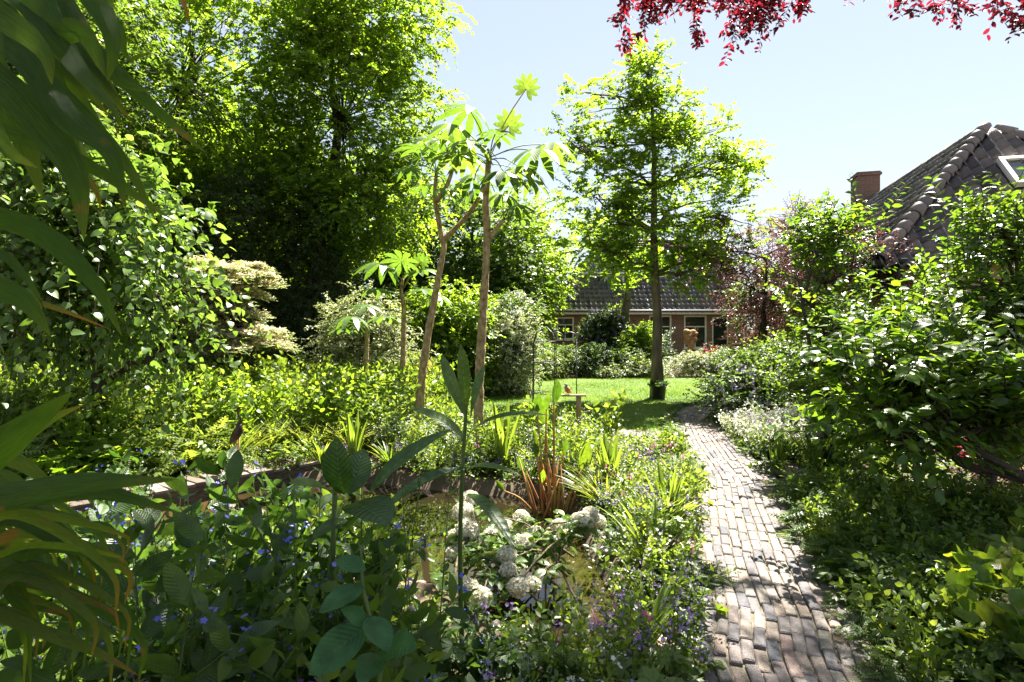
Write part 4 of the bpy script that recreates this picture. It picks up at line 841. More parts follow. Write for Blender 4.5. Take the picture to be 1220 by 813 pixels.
rice('forked tan stemmed plant leaning right of the small one', [(495, 560), (505, 432), (515, 370), (528, 300), (527, 285)], .066, [((527, 287), (522, 260), (518, 235), (520, 205)), ((527, 287), (545, 270), (562, 250), (575, 225), (577, 210)), ((520, 240), (532, 222), (540, 200))],
     [((520, 205), (500, 178), .3, -.2, 'n'), ((520, 205), (535, 182), .28, .2, 'd'), ((540, 200), (556, 190), .25, -.2, 'd'), ((520, 205), (512, 165), .26, .2, 'n'), ((540, 200), (545, 172), .22, .3, 'y'), ((577, 212), (590, 230), .2, .3, 'd'), ((520, 205), (488, 200), .2, 0, 'd'), ((540, 200), (528, 170), .26, -.3, 'd'), ((577, 212), (562, 228), .2, -.2, 'd'), ((520, 210), (505, 222), .22, .2, 'n'), ((520, 210), (532, 225), .2, -.2, 'd')], 7.9)
rice('small tan stemmed plant with pale drooping leaves', [(480, 500), (480, 430), (481, 385), (480, 352)], .062, [((480, 360), (478, 345), (480, 332))],
     [((480, 345), (455, 315), .33, -.2, 'd'), ((480, 345), (500, 322), .3, .2, 'n'), ((480, 345), (478, 312), .28, -.1, 'n'), ((480, 350), (505, 345), .3, -.3, 'n'), ((480, 350), (450, 345), .33, -.3, 'n'), ((480, 345), (502, 312), .15, .2, 'y'), ((480, 350), (520, 352), .24, .1, 'd')], 9.2)
rice('lowest tan stemmed plant half hidden in the bed', [(436, 500), (436, 440), (437, 405), (438, 385)], .06, [],
     [((438, 388), (420, 378), .3, -.2, 'd'), ((438, 388), (458, 378), .3, -.2, 'n'), ((438, 388), (436, 365), .28, .2, 'n'), ((438, 388), (410, 392), .25, .1, 'n')], 9.6)

# ------------------------------------------------------------------ herbaceous plants: one of each kind, then copies
def herb(name, label, cat, n=9, h=.6, lean=.25, k=14, size=.08, tpl=DI, lm=G2, r0=.1, side=2, flower=None, fs=.02, fk=8, fr=.7, fspread=.04, droop=.05, group=None, stem=.0035, hv=.3):
    t = thing(name, label, cat, (0, 0, 0), group); b = MB(); a = rng.random(n)*6.28; q = np.sqrt(rng.random(n))*r0
    base = np.c_[np.cos(a)*q, np.sin(a)*q, np.full(n, -.05)]; d = nrm(np.c_[np.cos(a)*lean*(.3+q/r0), np.sin(a)*lean*(.3+q/r0), np.ones(n)]+rng.normal(size=(n, 3))*.06)
    L_ = h*(1-hv*rng.random(n)); sprays(b, base, d, rand_dir(n), L_, k, size, tpl, droop, .35, 0, stem, 1, whorl=True, t0=.15)
    tips = base+d*L_[:, None]; tips[:, 2] -= droop*L_
    if side:
        i = np.repeat(np.arange(n), side); f = .4+.5*rng.random(len(i)); sb = base[i]+d[i]*(L_[i]*f)[:, None]; sd_ = nrm(d[i]*.7+rand_dir(len(i))*.8+A(0, 0, .3)); sL = h*.28*(.6+.6*rng.random(len(i)))
        sprays(b, sb, sd_, rand_dir(len(i)), sL, max(4, k//2), size*.8, tpl, droop, .4, 0, stem*.7, 1, whorl=True); tips = np.concatenate([tips, sb+sd_*sL[:, None]])
    b.build('foliage', [lm, STEM], t)
    if flower is not None:
        s_ = tips[rng.random(len(tips)) < fr]; cc = np.repeat(s_, fk, 0)+rng.normal(size=(len(s_)*fk, 3))*fspread; f = MB()
        f.place(PETAL4, cc, rand_dir(len(cc)), rand_dir(len(cc))*.7+A(0, -.2, 1), fs*(.7+.6*rng.random(len(cc)))); f.build('blossoms', flower, t)
    return t
def mound(name, label, cat, n=60, r=.3, h=.3, size=.1, tpl=PALM5, lm=G2, flower=None, fs=.02, fn=10, group=None, fh=.12):
    t = thing(name, label, cat, (0, 0, 0), group); b = MB(); a = rng.random(n)*6.28; q = rng.random(n)**.55
    e = np.c_[np.cos(a)*q*r, np.sin(a)*q*r, h*(1-.75*q**2)*(.6+.5*rng.random(n))]; d = nrm(np.c_[np.cos(a)*.8, np.sin(a)*.8, np.zeros(n)]+rng.normal(size=(n, 3))*.3)
    b.place(tpl, e, d, A(0, 0, 1)+rng.normal(size=(n, 3))*.3+np.c_[np.cos(a)*q*.5, np.sin(a)*q*.5, np.zeros(n)], size*(.6+.7*rng.random(n)))
    for i in range(n): b.tube([[e[i, 0]*.15, e[i, 1]*.15, -.03], [e[i, 0]*.6, e[i, 1]*.6, e[i, 2]*.75], e[i]], .0022, 3, m=1, cap=False)
    b.build('foliage', [lm, STEM], t)
    if flower is not None:
        f = MB(); a = rng.random(fn)*6.28; q = rng.random(fn)**.5*r*.8
        for i in range(fn):
            e_ = A(math.cos(a[i])*q[i], math.sin(a[i])*q[i], h+fh*rng.random()); f.tube([[e_[0]*.3, e_[1]*.3, .02], e_*A(.8, .8, .7), e_], .002, 3, m=1, cap=False)
            cc = e_+rng.normal(size=(5, 3))*.012; f.place(PETAL4, cc, rand_dir(5), rand_dir(5)+A(0, 0, 1), fs)
        f.build('blossoms', [flower, STEM], t)
    return t
def tuft(name, label, cat, n=60, L=.5, w=.018, lm=GE, r0=.06, droop=.45, lean=.5, group=None, seg=6, flower=None, fn=6):
    t = thing(name, label, cat, (0, 0, 0), group); b = MB(); a = rng.random(n)*6.28; q = np.sqrt(rng.random(n))*r0
    tp = leaf_tpl(seg, w/L, droop, .3, 'strap'); d = nrm(np.c_[np.cos(a)*lean*rng.random(n), np.sin(a)*lean*rng.random(n), np.ones(n)])
    b.place(tp, np.c_[np.cos(a)*q, np.sin(a)*q, np.full(n, -.03)], d, np.c_[-np.cos(a), -np.sin(a), np.full(n, .3)]*1.0, L*(.6+.5*rng.random(n)))
    b.build('blades', [lm], t)
    if flower is not None:
        f = MB()
        for i in range(fn):
            e_ = A(rng.normal()*.12, rng.normal()*.12, L*(.9+.35*rng.random())); f.tube([[e_[0]*.3, e_[1]*.3, 0], e_*A(.7, .7, .6), e_], .0025, 4, m=1, cap=False)
            cc = e_+rng.normal(size=(22, 3))*.024; f.place(DI, cc, rand_dir(22), rand_dir(22), .014)
        f.build('flower_heads', [flower, STEM], t)
    return t
def zone(protos, poly, n, sc=(.8, 1.2), mind=.1, avoid=.5, water=False, z=0., hfun=None, hv=None):
    pts = scatter_in(np.array(poly, float), n*3); acc = np.empty((0, 2)); 
    for p_ in pts:
        if len(acc) >= n: break
        if len(acc) and np.min(np.hypot(*(acc-p_).T)) < mind: continue
        if path_d(p_[0], p_[1]) < avoid: continue
        if not water and dist_poly(POND, np.array([p_[0]]), np.array([p_[1]]))[0] < .05: continue
        acc = np.vstack([acc, p_])
    for p_ in acc:
        s_ = sc[0]+(sc[1]-sc[0])*rng.random()
        if hfun: s_ *= hfun(p_)
        protos[int(rng.integers(len(protos)))].put((p_[0], p_[1], z), None, s_)
def near_tag(protos): pass

# left bed: ferny bright mass
LB = 'bright leafy perennials in the left bed'
la = [Proto(herb('leafy_perennial', 'bright green leafy perennial in the sunny bed beyond the boardwalk', 'plant', 11, .95, .22, 16, .1, tp_, m_, .16, 2, group=LB)) for tp_, m_ in ((E3, G1), (DI, G1), (PIN, G1), (LA4, G1), (E3, GT))]
zone(la, [(-9.5, 7.2), (-6.0, 6.6), (-4.2, 7.2), (-2.9, 7.6), (-1.6, 7.5), (-1.3, 9.0), (-1.5, 10.6), (-4, 11), (-7, 10.6), (-10, 10.2)], 150, (1.0, 1.35), .3)
zone(la, [(-9, 5.6), (-6.6, 5.4), (-5.2, 6.0), (-4.4, 7.0), (-5.5, 7.6), (-9, 7.4)], 34, (.75, 1.0), .3)
zone(la, [(-6.2, 6.0), (-4.6, 6.2), (-4.2, 7.2), (-5.8, 7.0)], 12, (1.0, 1.2), .2)
LF = 'ferny plants at the back of the boardwalk'
lfm = [Proto(mound('ferny_mound', 'low feathery green mound directly behind the boardwalk', 'plant', 80, .34, .42, .26, PIN, G1, group=LF)), Proto(mound('ferny_mound', 'low broad leaved mound directly behind the boardwalk', 'plant', 60, .32, .38, .13, PALM5, GT, group=LF)), Proto(mound('ferny_mound', 'low feathery green mound directly behind the boardwalk', 'plant', 80, .34, .45, .24, PINF, G1, group=LF))]
zone(lfm, [(-8, 4.5), (-5.3, 4.6), (-4.6, 5.5), (-3.9, 6.4), (-3.2, 7.1), (-2.0, 7.5), (-4.4, 7.4), (-7, 7.2), (-9, 6.6)], 70, (.8, 1.25), .25)
BG = 'grass tufts by the heron and the pond'
bgp = [Proto(tuft('grass_tuft', 'arching green grass tuft among the bed plants', 'grass tuft', 90, .6, .012, GE, .07, .5, .7, group=BG)), Proto(tuft('grass_tuft', 'arching green grass tuft among the bed plants', 'grass tuft', 70, .5, .016, G1, .06, .6, .8, group=BG))]
zone(bgp, [(-3.9, 6.5), (-3.0, 7.2), (-2.0, 7.5), (-2.2, 8.0), (-3.6, 7.6)], 18, (.8, 1.1), .18)
# centre bed between pond and lawn
CB = 'mixed perennials of the centre bed'
cb = [Proto(herb('bed_perennial', 'slender leafy perennial between the pond and the lawn', 'plant', 10, .75, .3, 14, .08, E3, G1, .13, 2, group=CB)), Proto(herb('bed_perennial', 'slender leafy perennial between the pond and the lawn', 'plant', 13, .65, .35, 16, .055, DI, G2, .14, 3, group=CB)),
      Proto(herb('bed_perennial', 'perennial with tiny pale flowers between pond and lawn', 'plant', 13, .62, .4, 14, .045, DI, G2, .15, 3, FWL, .012, 6, .8, .03, group=CB)), Proto(herb('bed_perennial', 'slender leafy perennial between the pond and the lawn', 'plant', 9, .9, .2, 15, .11, LA4, G1, .1, 1, group=CB))]
zone(cb, [(-1.8, 7.3), (-.6, 6.65), (.4, 6.3), (.9, 5.6), (1.1, 6.5), (.9, 7.6), (.2, 8.4), (-1.6, 8.7)], 54, (.7, 1.0), .2)
zone(cb[:2], [(-1.8, 9.5), (-.8, 9.5), (-1.2, 12), (-1.8, 17), (-3.5, 13), (-3, 11)], 30, (.8, 1.1), .3)
# pond-to-path margin, bright
MG = 'fine leaved plants between pond and path'
mg = [Proto(mound('lacy_mound', 'lacy pale green mound on the strip between pond and path', 'plant', 90, .24, .3, .12, PIN, GB, FP, .012, 4, group=MG)), Proto(mound('lacy_mound', 'lobed leaf mound on the strip between pond and path', 'plant', 80, .24, .3, .075, PALM5, G1, group=MG)),
      Proto(herb('margin_plant', 'small leaved airy plant on the strip between pond and path', 'plant', 13, .5, .4, 14, .05, DI, G1, .12, 3, FWL, .01, 5, .5, .02, group=MG)), Proto(herb('margin_plant', 'small leaved airy plant on the strip between pond and path', 'plant', 10, .55, .35, 14, .06, E3, G1, .12, 2, group=MG)),
      Proto(herb('margin_plant', 'airy plant with dusty lilac spikes beside the path', 'plant', 11, .45, .35, 14, .04, DI, G2, .1, 2, FV, .008, 10, .9, .02, group=MG)), Proto(tuft('margin_grass', 'narrow leaved tuft on the strip between pond and path', 'grass tuft', 50, .42, .014, G1, .05, .4, .5, group=MG))]
zone(mg, [(.55, 1.6), (.75, 2.2), (.95, 3.2), (1.15, 4.0), (1.6, 5.2), (1.95, 6.2), (2.1, 6.9), (1.5, 7.0), (1.15, 6.6), (1.0, 6.0), (1.0, 5.0), (.9, 3.9), (.7, 3.0), (.3, 2.5), (.25, 1.7)], 95, (.7, 1.05), .12, avoid=.54)
zone(mg, [(1.2, 6.9), (2.1, 6.9), (2.35, 7.6), (2.55, 8.2), (1.2, 8.4), (.6, 8.3)], 26, (.25, .4), .16, avoid=.5)
zone(mg, [(-3.2, 6.3), (-2.4, 6.75), (-1.3, 6.65), (-.4, 6.35), (.4, 6.05), (.8, 5.5), (1.1, 5.8), (.5, 6.5), (-.6, 6.9), (-2.4, 7.0)], 34, (.5, .9), .12)
# tall lawn-edge plants with big pale leaves
tl = Proto(herb('pale_leaf_plant', 'upright plant with pale broad leaves before the lawn', 'plant', 5, .95, .3, 16, .14, E4, G1, .08, 1, stem=.006))
for x, y, s_, lb in ((1.15, 7.5, 1., 'upright pale broad leaved plant nearest the bird post'), (1.45, 7.7, .6, 'shorter pale leaved plant right of the bird post'), (1.9, 6.6, .6, 'bright leaved plant at the left flank of the path'), (.25, 6.9, .95, 'pale leaved plant at the foot of the iron support')): tl.put((x, y, 0), None, s_, lb, 'broad leaved plants before the lawn')
# right bed along the path
RG = 'low plants on the right edge of the path'
rg = [Proto(mound('edge_mound', 'low green mound on the right edge of the path', 'plant', 70, .22, .24, .07, PALM5, G2, group=RG)), Proto(herb('edge_plant', 'low leafy plant on the right edge of the path', 'plant', 12, .38, .45, 12, .06, E3, G1, .1, 2, group=RG)), Proto(herb('edge_plant', 'low leafy plant on the right edge of the path', 'plant', 12, .42, .4, 12, .05, DI, G2, .12, 3, group=RG)), Proto(mound('edge_mound', 'low feathery mound on the right edge of the path', 'plant', 70, .24, .26, .14, PIN, G2, group=RG))]
zone(rg, [(1.75, 1.6), (1.95, 2.8), (2.15, 3.6), (2.45, 4.6), (2.85, 5.6), (3.9, 5.2), (4.2, 4.2), (3.6, 3.2), (2.8, 2.2), (2.4, 1.5)], 120, (.75, 1.25), .13, avoid=.56)
zone(rg, [(3.1, 6.9), (3.3, 8.0), (3.7, 9.4), (5.2, 9.6), (5.2, 7.4), (4.2, 6.6)], 30, (.8, 1.1), .2, avoid=.5)
WF = 'white frothy plants at the bend of the path'
wf = [Proto(herb('frothy_plant', 'frothy white flowered low plant at the bend of the path', 'plant', 16, .5, .5, 12, .05, DI, GW, .16, 3, FWL, .013, 9, .9, .04, group=WF)), Proto(herb('frothy_plant', 'frothy white flowered low plant at the bend of the path', 'plant', 14, .45, .5, 12, .05, DI, G1, .15, 3, FWL, .012, 8, .8, .04, group=WF))]
zone(wf, [(3.15, 7.2), (3.35, 8.1), (3.7, 8.9), (4.4, 8.6), (4.2, 7.4), (3.6, 6.9)], 26, (.8, 1.15), .17, avoid=.55)
ag = Proto(tuft('onion_tuft', 'upright tuft with fading violet flower heads at the path bend', 'plant', 26, .45, .012, G1, .06, .1, .2, flower=FV, fn=9))
for x, y, lb in ((3.05, 6.55, 'fading violet headed tuft nearest the path bend'), (3.35, 6.3, 'violet headed tuft right beside the pointed bush'), (3.3, 7.5, 'violet headed tuft before the white frothy plants')): ag.put((x, y, 0), None, 1., lb, 'violet headed tufts')
shrub('red_leaf_plant', 'dark red leaved plant behind the slanting branches', 5.2, 5.9, .9, .45, GR, .05, dens=50, group=None)
# broad leaved plants, bottom right
GH = leaf_mat('leaf_hosta', [(.04, .09, .012), (.07, .13, .018), (.11, .17, .025), (.16, .16, .03)], .45, (2.4, 2.2, .7), rough=.35, vein=.6)
HN = leaf_tpl(7, .36, .3, .12, 'ovate', .012)
HG = 'broad leaved plants in the near right corner'
hg = [Proto(mound('broad_leaf_plant', 'broad leaved plant in the near corner right of the path', 'plant', 34, .26, .38, .16, HN, GH, group=HG)), Proto(herb('broad_leaf_plant', 'upright broad leaved plant in the near corner right of the path', 'plant', 6, .55, .4, 10, .14, HN, GH, .12, 1, group=HG, stem=.004))]
zone(hg, [(1.85, 1.5), (2.05, 2.3), (2.3, 3.1), (2.7, 3.6), (3.6, 3.2), (3.2, 2.2), (2.6, 1.5)], 26, (.8, 1.2), .24, avoid=.68)
# pond plants: orange stemmed, iris-like
t = thing('water_plantain', 'pond plant with rusty orange stems and upright paddle leaves', 'pond plant', (.35, 5.55, -.2)); b = MB(); sb = MB()
PAD = leaf_tpl(6, .2, -.05, .25, 'ell')
for px, py, sx, sc_ in ((693, 560, 672, .3), (650, 505, 655, .3), (640, 545, 655, .17), (651, 488, 648, .2), (640, 490, 650, .2), (622, 560, 640, .16), (690, 575, 668, .14), (660, 480, 660, .26), (638, 530, 648, .16), (672, 540, 663, .15), (645, 575, 646, .15), (600, 585, 640, .14)):
    e = P(px, py, 5.5+rng.normal()*.06); o = P(sx, 625, 5.5+rng.normal()*.04); o[2] = -.2; cc, _ = curve([o, (o+e)/2+A(0, 0, .05), e], 8); sb.tube(cc, np.linspace(.014, .007, 8), 6)
    b.place(PAD, [e-(e-o)*.02], nrm(e-o)+A(rng.normal()*.15, 0, .4), A(rng.normal()*.7, -1, .2), sc_)
for i in range(16):
    o = A(.36+rng.normal()*.09, 5.5+rng.normal()*.08, -.2); e = o+A(rng.normal()*.1, rng.normal()*.05, .35+.3*rng.random()); sb.tube([o, (o+e)/2, e], [.013, .011, .004], 6)
b.build('leaves', GG, t); sb.build('stems', STEMR, t)
ir = Proto(tuft('iris_clump', 'sword leaved clump rising from the pond edge', 'iris', 18, .8, .035, G1, .06, .1, .25, group=None, seg=7))
for x, y, s_, lb in ((.95, 5.5, .8, 'sword leaved clump at the right pond rim'), (-.1, 6.5, 1., 'sword leaved clump behind the pond'), (-1.9, 6.85, .8, 'sword leaved clump at the end of the boardwalk'), (1.25, 4.6, .7, 'short sword leaved clump between stone and path')): ir.put((x, y, 0), None, s_, lb, 'sword leaved clumps')
zone(bgp, [(.75, 5.2), (.9, 5.9), (1.2, 5.6), (1.1, 4.9)], 6, (.6, .8), .12)
# snowball bush: each white ball a part
t = thing('snowball_bush', 'low bush with round white flower balls over the pond', 'bush', (-.1, 3.9, 0)); tb = MB(); fb = MB()
balls = [(621, 617, 4.3, 10), (697, 620, 3.9, 12), (704, 614, 3.95, 11), (689, 620, 4.0, 10), (712, 622, 4.05, 10), (668, 628, 4.1, 11), (673, 640, 4.0, 10), (655, 645, 3.9, 12), (638, 636, 4.0, 10), (626, 648, 3.8, 12), (604, 662, 3.6, 12), (600, 630, 4.2, 13), (612, 636, 4.2, 10), (618, 700, 3.3, 13), (634, 697, 3.35, 11), (572, 712, 3.2, 14), (557, 632, 3.9, 15), (552, 610, 4.1, 13), (566, 650, 3.9, 13), (545, 640, 3.9, 12), (606, 680, 3.5, 11), (540, 660, 3.8, 10), (560, 595, 4.2, 11), (585, 640, 4.1, 11), (560, 700, 3.3, 11), (270, 601, 4.9, 10), (308, 615, 4.8, 9), (330, 622, 4.7, 8), (285, 630, 4.7, 9), (405, 620, 4.4, 8), (420, 640, 4.3, 8)]
bsnow = [q for q in balls if q[0] > 500]; bleft = [q for q in balls if q[0] < 500]
def snow(t, bl, root):
    tb = MB(); fb = MB()
    for px, py, D, r_ in bl:
        p = P(px, py, D); rr = r_*D/678; f = MB(); n = 240; u = nrm(rand_dir(n)+A(0, 0, .25)); f.place(PETAL4, p+u*rr*(.9+.1*rng.random((n, 1)))*A(1, 1, .85), rand_dir(n), u+rng.normal(size=(n, 3))*.25, rr*.18)
        V_, F_ = rock_tpl(1, (1, 1, .85), 2, .03); f.add(V_*rr*.84+p, F_, .3); f.build('flower_head', FW, t)
        o = A(*root)+rng.normal(size=3)*A(.25, .2, 0); cc, _ = curve([o, (o+p)/2+A(0, 0, .1), p-A(0, 0, rr*.6)], 7); tb.tube(cc, np.linspace(.009, .004, 7), 5)
        m_ = 5; sprays(fb, cc[[2, 3, 4, 5, 6]], rand_dir(m_)*A(1, 1, .4)+A(0, 0, .2), A(0, 0, 1), .14, 5, .085, E4, .25, .35, 0, .003, 1)
    tb.build('branches', BARK, t); fb.build('foliage', [GG, STEM], t)
snow(t, bsnow, (0., 3.75, -.05))
t = thing('snowball_bush', 'sparse white flower balls standing left over the pebbly shore', 'bush', (-1.9, 4.6, -.1)); snow(t, bleft, (-1.9, 4.5, -.15))
# ------------------------------------------------------------------ dark foreground plants
AL = leaf_tpl(8, .22, .28, .14, 'ell', .01); AL2 = leaf_tpl(8, .3, .22, .1, 'ovate', .008)
FG = 'tall blue flowered plants in the shaded foreground'
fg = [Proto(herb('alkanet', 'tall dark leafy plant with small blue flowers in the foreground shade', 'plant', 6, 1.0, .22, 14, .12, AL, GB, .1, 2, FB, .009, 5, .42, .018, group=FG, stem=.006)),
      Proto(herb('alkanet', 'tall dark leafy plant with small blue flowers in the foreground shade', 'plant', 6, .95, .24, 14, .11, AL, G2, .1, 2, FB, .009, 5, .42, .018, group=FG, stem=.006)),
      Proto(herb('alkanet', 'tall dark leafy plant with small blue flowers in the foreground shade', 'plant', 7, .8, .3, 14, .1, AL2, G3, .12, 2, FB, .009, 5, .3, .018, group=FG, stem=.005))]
zone(fg, [(-1.5, 1.75), (-.9, 1.6), (-.5, 1.6), (-.4, 2.0), (-.4, 2.6), (-.7, 3.0), (-1.4, 2.7)], 19, (.75, 1.25), .2)
zone(fg, [(-2.6, 2.2), (-1.6, 2.0), (-1.4, 2.8), (-2.0, 3.4), (-3.0, 3.1)], 15, (.5, 1.0), .24)
zone(fg[:1], [(-.2, 2.2), (.15, 2.1), (.2, 2.5), (-.2, 2.7)], 2, (.4, .5), .18)
bs = Proto(herb('budded_stalk', 'tall slender budded stalk rising from the shaded foreground', 'plant', 2, 1.25, .06, 22, .07, LA4, GB, .05, 0, None, group='slender budded stalks', stem=.006, droop=.02, hv=.15))
for x, y, s_ in ((-1.2, 2.25, 1.0), (-1.12, 2.1, .85), (-1.55, 2.5, .9), (-.95, 2.6, 1.0), (-.55, 2.2, 1.0), (-.35, 2.35, .95), (-.75, 2.0, .95), (-1.8, 2.9, .9)): bs.put((x, y, 0), None, s_)
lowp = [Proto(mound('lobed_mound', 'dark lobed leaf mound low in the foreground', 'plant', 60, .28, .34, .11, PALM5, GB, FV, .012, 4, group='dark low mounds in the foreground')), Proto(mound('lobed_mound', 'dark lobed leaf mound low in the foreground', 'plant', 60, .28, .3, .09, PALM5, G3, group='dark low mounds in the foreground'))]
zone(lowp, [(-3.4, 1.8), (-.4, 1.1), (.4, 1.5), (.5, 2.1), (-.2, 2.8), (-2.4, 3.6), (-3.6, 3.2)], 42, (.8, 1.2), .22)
zone(mg[1:4], [(-.1, 1.5), (.5, 1.5), (.6, 2.4), (.1, 2.6)], 14, (.7, 1.), .14, avoid=.5)
zone([cb[0], cb[3], mg[3]], [(-2.4, 2.3), (-.5, 1.7), (-.4, 2.7), (-1.4, 3.4), (-2.8, 3.2)], 14, (.75, 1.15), .25)
# bright low plants on the shore, left
zone(mg[1:4], [(-3.8, 3.5), (-2.5, 3.3), (-1.4, 3.6), (-1.2, 4.2), (-2.6, 4.2), (-3.6, 4.4)], 12, (.5, .8), .25, water=True, z=-.05)
zone(cb[:2], [(-5.2, 3.2), (-4.4, 3.5), (-3.6, 3.2), (-4, 2.4), (-5.4, 2.6)], 12, (.6, .8), .25)
# the tall broad leaved stalk in the middle
t = thing('broad_stalk', 'tall stalk with long broad upright leaves in the foreground centre', 'plant', (-.22, 2.75, 0))
b = MB(); s0 = A(-.24, 2.75, 0); s1 = P(556, 470, 2.7); cc, _ = curve([s0, (s0+s1)/2+A(-.02, 0, 0), s1], 10); b.tube(cc, np.linspace(.014, .008, 10), 8); b.build('stem', STEM, t)
BL = leaf_tpl(12, .085, .12, .2, 'obov', .003); BLD = leaf_tpl(12, .095, .55, .2, 'ell', .003)
for (ox, oy), (tx, ty), tpl_, dz, up in (((558, 505), (528, 432), BL, .05, (-.2, -1, .3)), ((556, 500), (552, 425), BL, -.1, (.3, -1, 0)), ((560, 500), (572, 440), BL, .1, (-.5, -1, 0)), ((557, 520), (616, 480), BLD, -.15, (0, -.2, 1)), ((556, 560), (470, 590), BLD, -.2, (0, -.2, 1)), ((555, 560), (600, 555), BLD, -.1, (0, -.3, 1)), ((556, 530), (500, 480), BLD, .1, (0, -.4, 1)), ((553, 590), (600, 620), BLD, -.3, (0, 0, 1))):
    o = P(ox, oy, 2.7); e = P(tx, ty, 2.7+dz); l = MB(); d = e-o; Ln = np.linalg.norm(d); l.place(tpl_, [o], d/Ln+(A(0, 0, .3) if tpl_ is BLD else 0), A(*up), Ln*1.15); l.build('leaf', GB, t)
t = thing('broad_stalk', 'plant with very wide shaded leaves left of the tall stalk', 'plant', (-.75, 2.3, 0)); b = MB(); s0 = A(-.75, 2.3, 0); s1 = P(400, 560, 2.3); b.tube([s0, (s0+s1)/2, s1], [.016, .013, .01], 8); b.build('stem', STEM, t)
for (ox, oy), (tx, ty), w_, dz, up in (((410, 590), (385, 515), 1, -.1, (-.3, -1, .1)), ((415, 590), (440, 520), 1, .1, (.2, -1, .2)), ((440, 590), (505, 500), 0, 0, (0, -.6, 1)), ((400, 590), (340, 560), 1, -.2, (0, -.3, 1)), ((420, 600), (470, 615), 1, -.3, (0, -.2, 1)), ((415, 620), (360, 640), 1, -.1, (0, -.2, 1))):
    o = P(ox, oy, 2.25); e = P(tx, ty, 2.25+dz); l = MB(); Ln = np.linalg.norm(e-o); l.place(leaf_tpl(10, .3, .25, .1, 'ell', .006) if w_ else BLD, [o], (e-o)/Ln+A(0, 0, .1), A(*up), Ln*(.8 if w_ else 1.0)); l.build('leaf', GB, t)
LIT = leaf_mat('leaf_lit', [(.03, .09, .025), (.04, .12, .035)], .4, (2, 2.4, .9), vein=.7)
# two near leafy sprigs lit green, bottom centre
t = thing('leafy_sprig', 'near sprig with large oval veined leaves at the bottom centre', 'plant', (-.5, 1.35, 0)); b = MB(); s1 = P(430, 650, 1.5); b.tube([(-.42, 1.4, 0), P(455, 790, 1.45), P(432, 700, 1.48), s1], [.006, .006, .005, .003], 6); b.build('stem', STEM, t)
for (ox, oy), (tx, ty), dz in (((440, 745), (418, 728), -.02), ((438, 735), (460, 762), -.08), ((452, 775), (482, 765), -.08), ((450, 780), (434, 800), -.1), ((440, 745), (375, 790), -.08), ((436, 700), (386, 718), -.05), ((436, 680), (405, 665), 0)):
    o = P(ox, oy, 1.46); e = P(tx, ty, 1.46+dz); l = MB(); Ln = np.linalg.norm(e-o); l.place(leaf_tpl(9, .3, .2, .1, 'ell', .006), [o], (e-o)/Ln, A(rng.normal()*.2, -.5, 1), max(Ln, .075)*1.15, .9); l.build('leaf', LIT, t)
# pink columbine by the path
t = thing('pink_columbine', 'pink flower on a thin stem beside the pond margin', 'flower', (.62, 2.75, 0))
b = MB(); e = P(771, 735, 2.75); b.tube([(.66, 2.75, 0), e*A(1, 1, .6), e], .0025, 5); b.build('stem', STEM, t); b = MB(); b.place(PETAL4, e+rng.normal(size=(14, 3))*.012, rand_dir(14), rand_dir(14)+A(0, -.5, .5), .016); b.build('flower', FP, t)
# ------------------------------------------------------------------ long blades close on the left
def blade(parent, pts, w, D, r=.3, n=22, roll=0.):
    cpt, L_ = curve([P(*q[:2], D+(q[2] if len(q) > 2 else 0)) for q in pts], n); T = nrm(np.gradient(cpt, axis=0)); view = nrm(cpt-A(0, 0, 1.6))
    sd_ = nrm(np.cross(T, view)); nn = nrm(np.cross(sd_, T)); sd_ = nrm(sd_*math.cos(roll)+nn*math.sin(roll)); nn = nrm(np.cross(sd_, T)); t_ = np.linspace(0, 1, n)
    hw = w/2*np.minimum(1, .35+3*t_)*np.minimum(1, (1-t_)*2.6+.015)**.75; V = np.stack([cpt+sd_*hw[:, None]+nn*hw[:, None]*.16, cpt+sd_*hw[:, None]*.5+nn*hw[:, None]*.04, cpt, cpt-sd_*hw[:, None]*.5+nn*hw[:, None]*.04, cpt-sd_*hw[:, None]+nn*hw[:, None]*.16], 1).reshape(-1, 3)
    F = [[i*5+j, i*5+j+1, i*5+j+6, i*5+j+5] for i in range(n-1) for j in range(4)]; b = MB(); b.U[0] = np.stack([np.repeat(t_*L_/w*.3, 5), np.tile([-1, -.5, 0, .5, 1], n), np.full(n*5, rng.random()*9)], 1); b.add(V, F, np.repeat(np.clip(r+.5*(t_-.75)*(t_ > .75)*3, 0, 1), 5)); return b.build('leaf', GS, parent)
t = thing('strap_leaf_plant', 'tall plant with long drooping strap leaves in the upper left corner', 'plant', (-1.15, .9, 0))
b = MB(); b.tube([(-1.2, .85, 0), (-1.18, .87, 1.2), (-1.12, .88, 2.5)], [.03, .026, .015], 8); b.tube([(-1.05, .95, 0), (-1.12, .97, 1.6), (-1.0, .95, 2.35)], [.025, .02, .012], 8); b.build('stem', STEM, t)
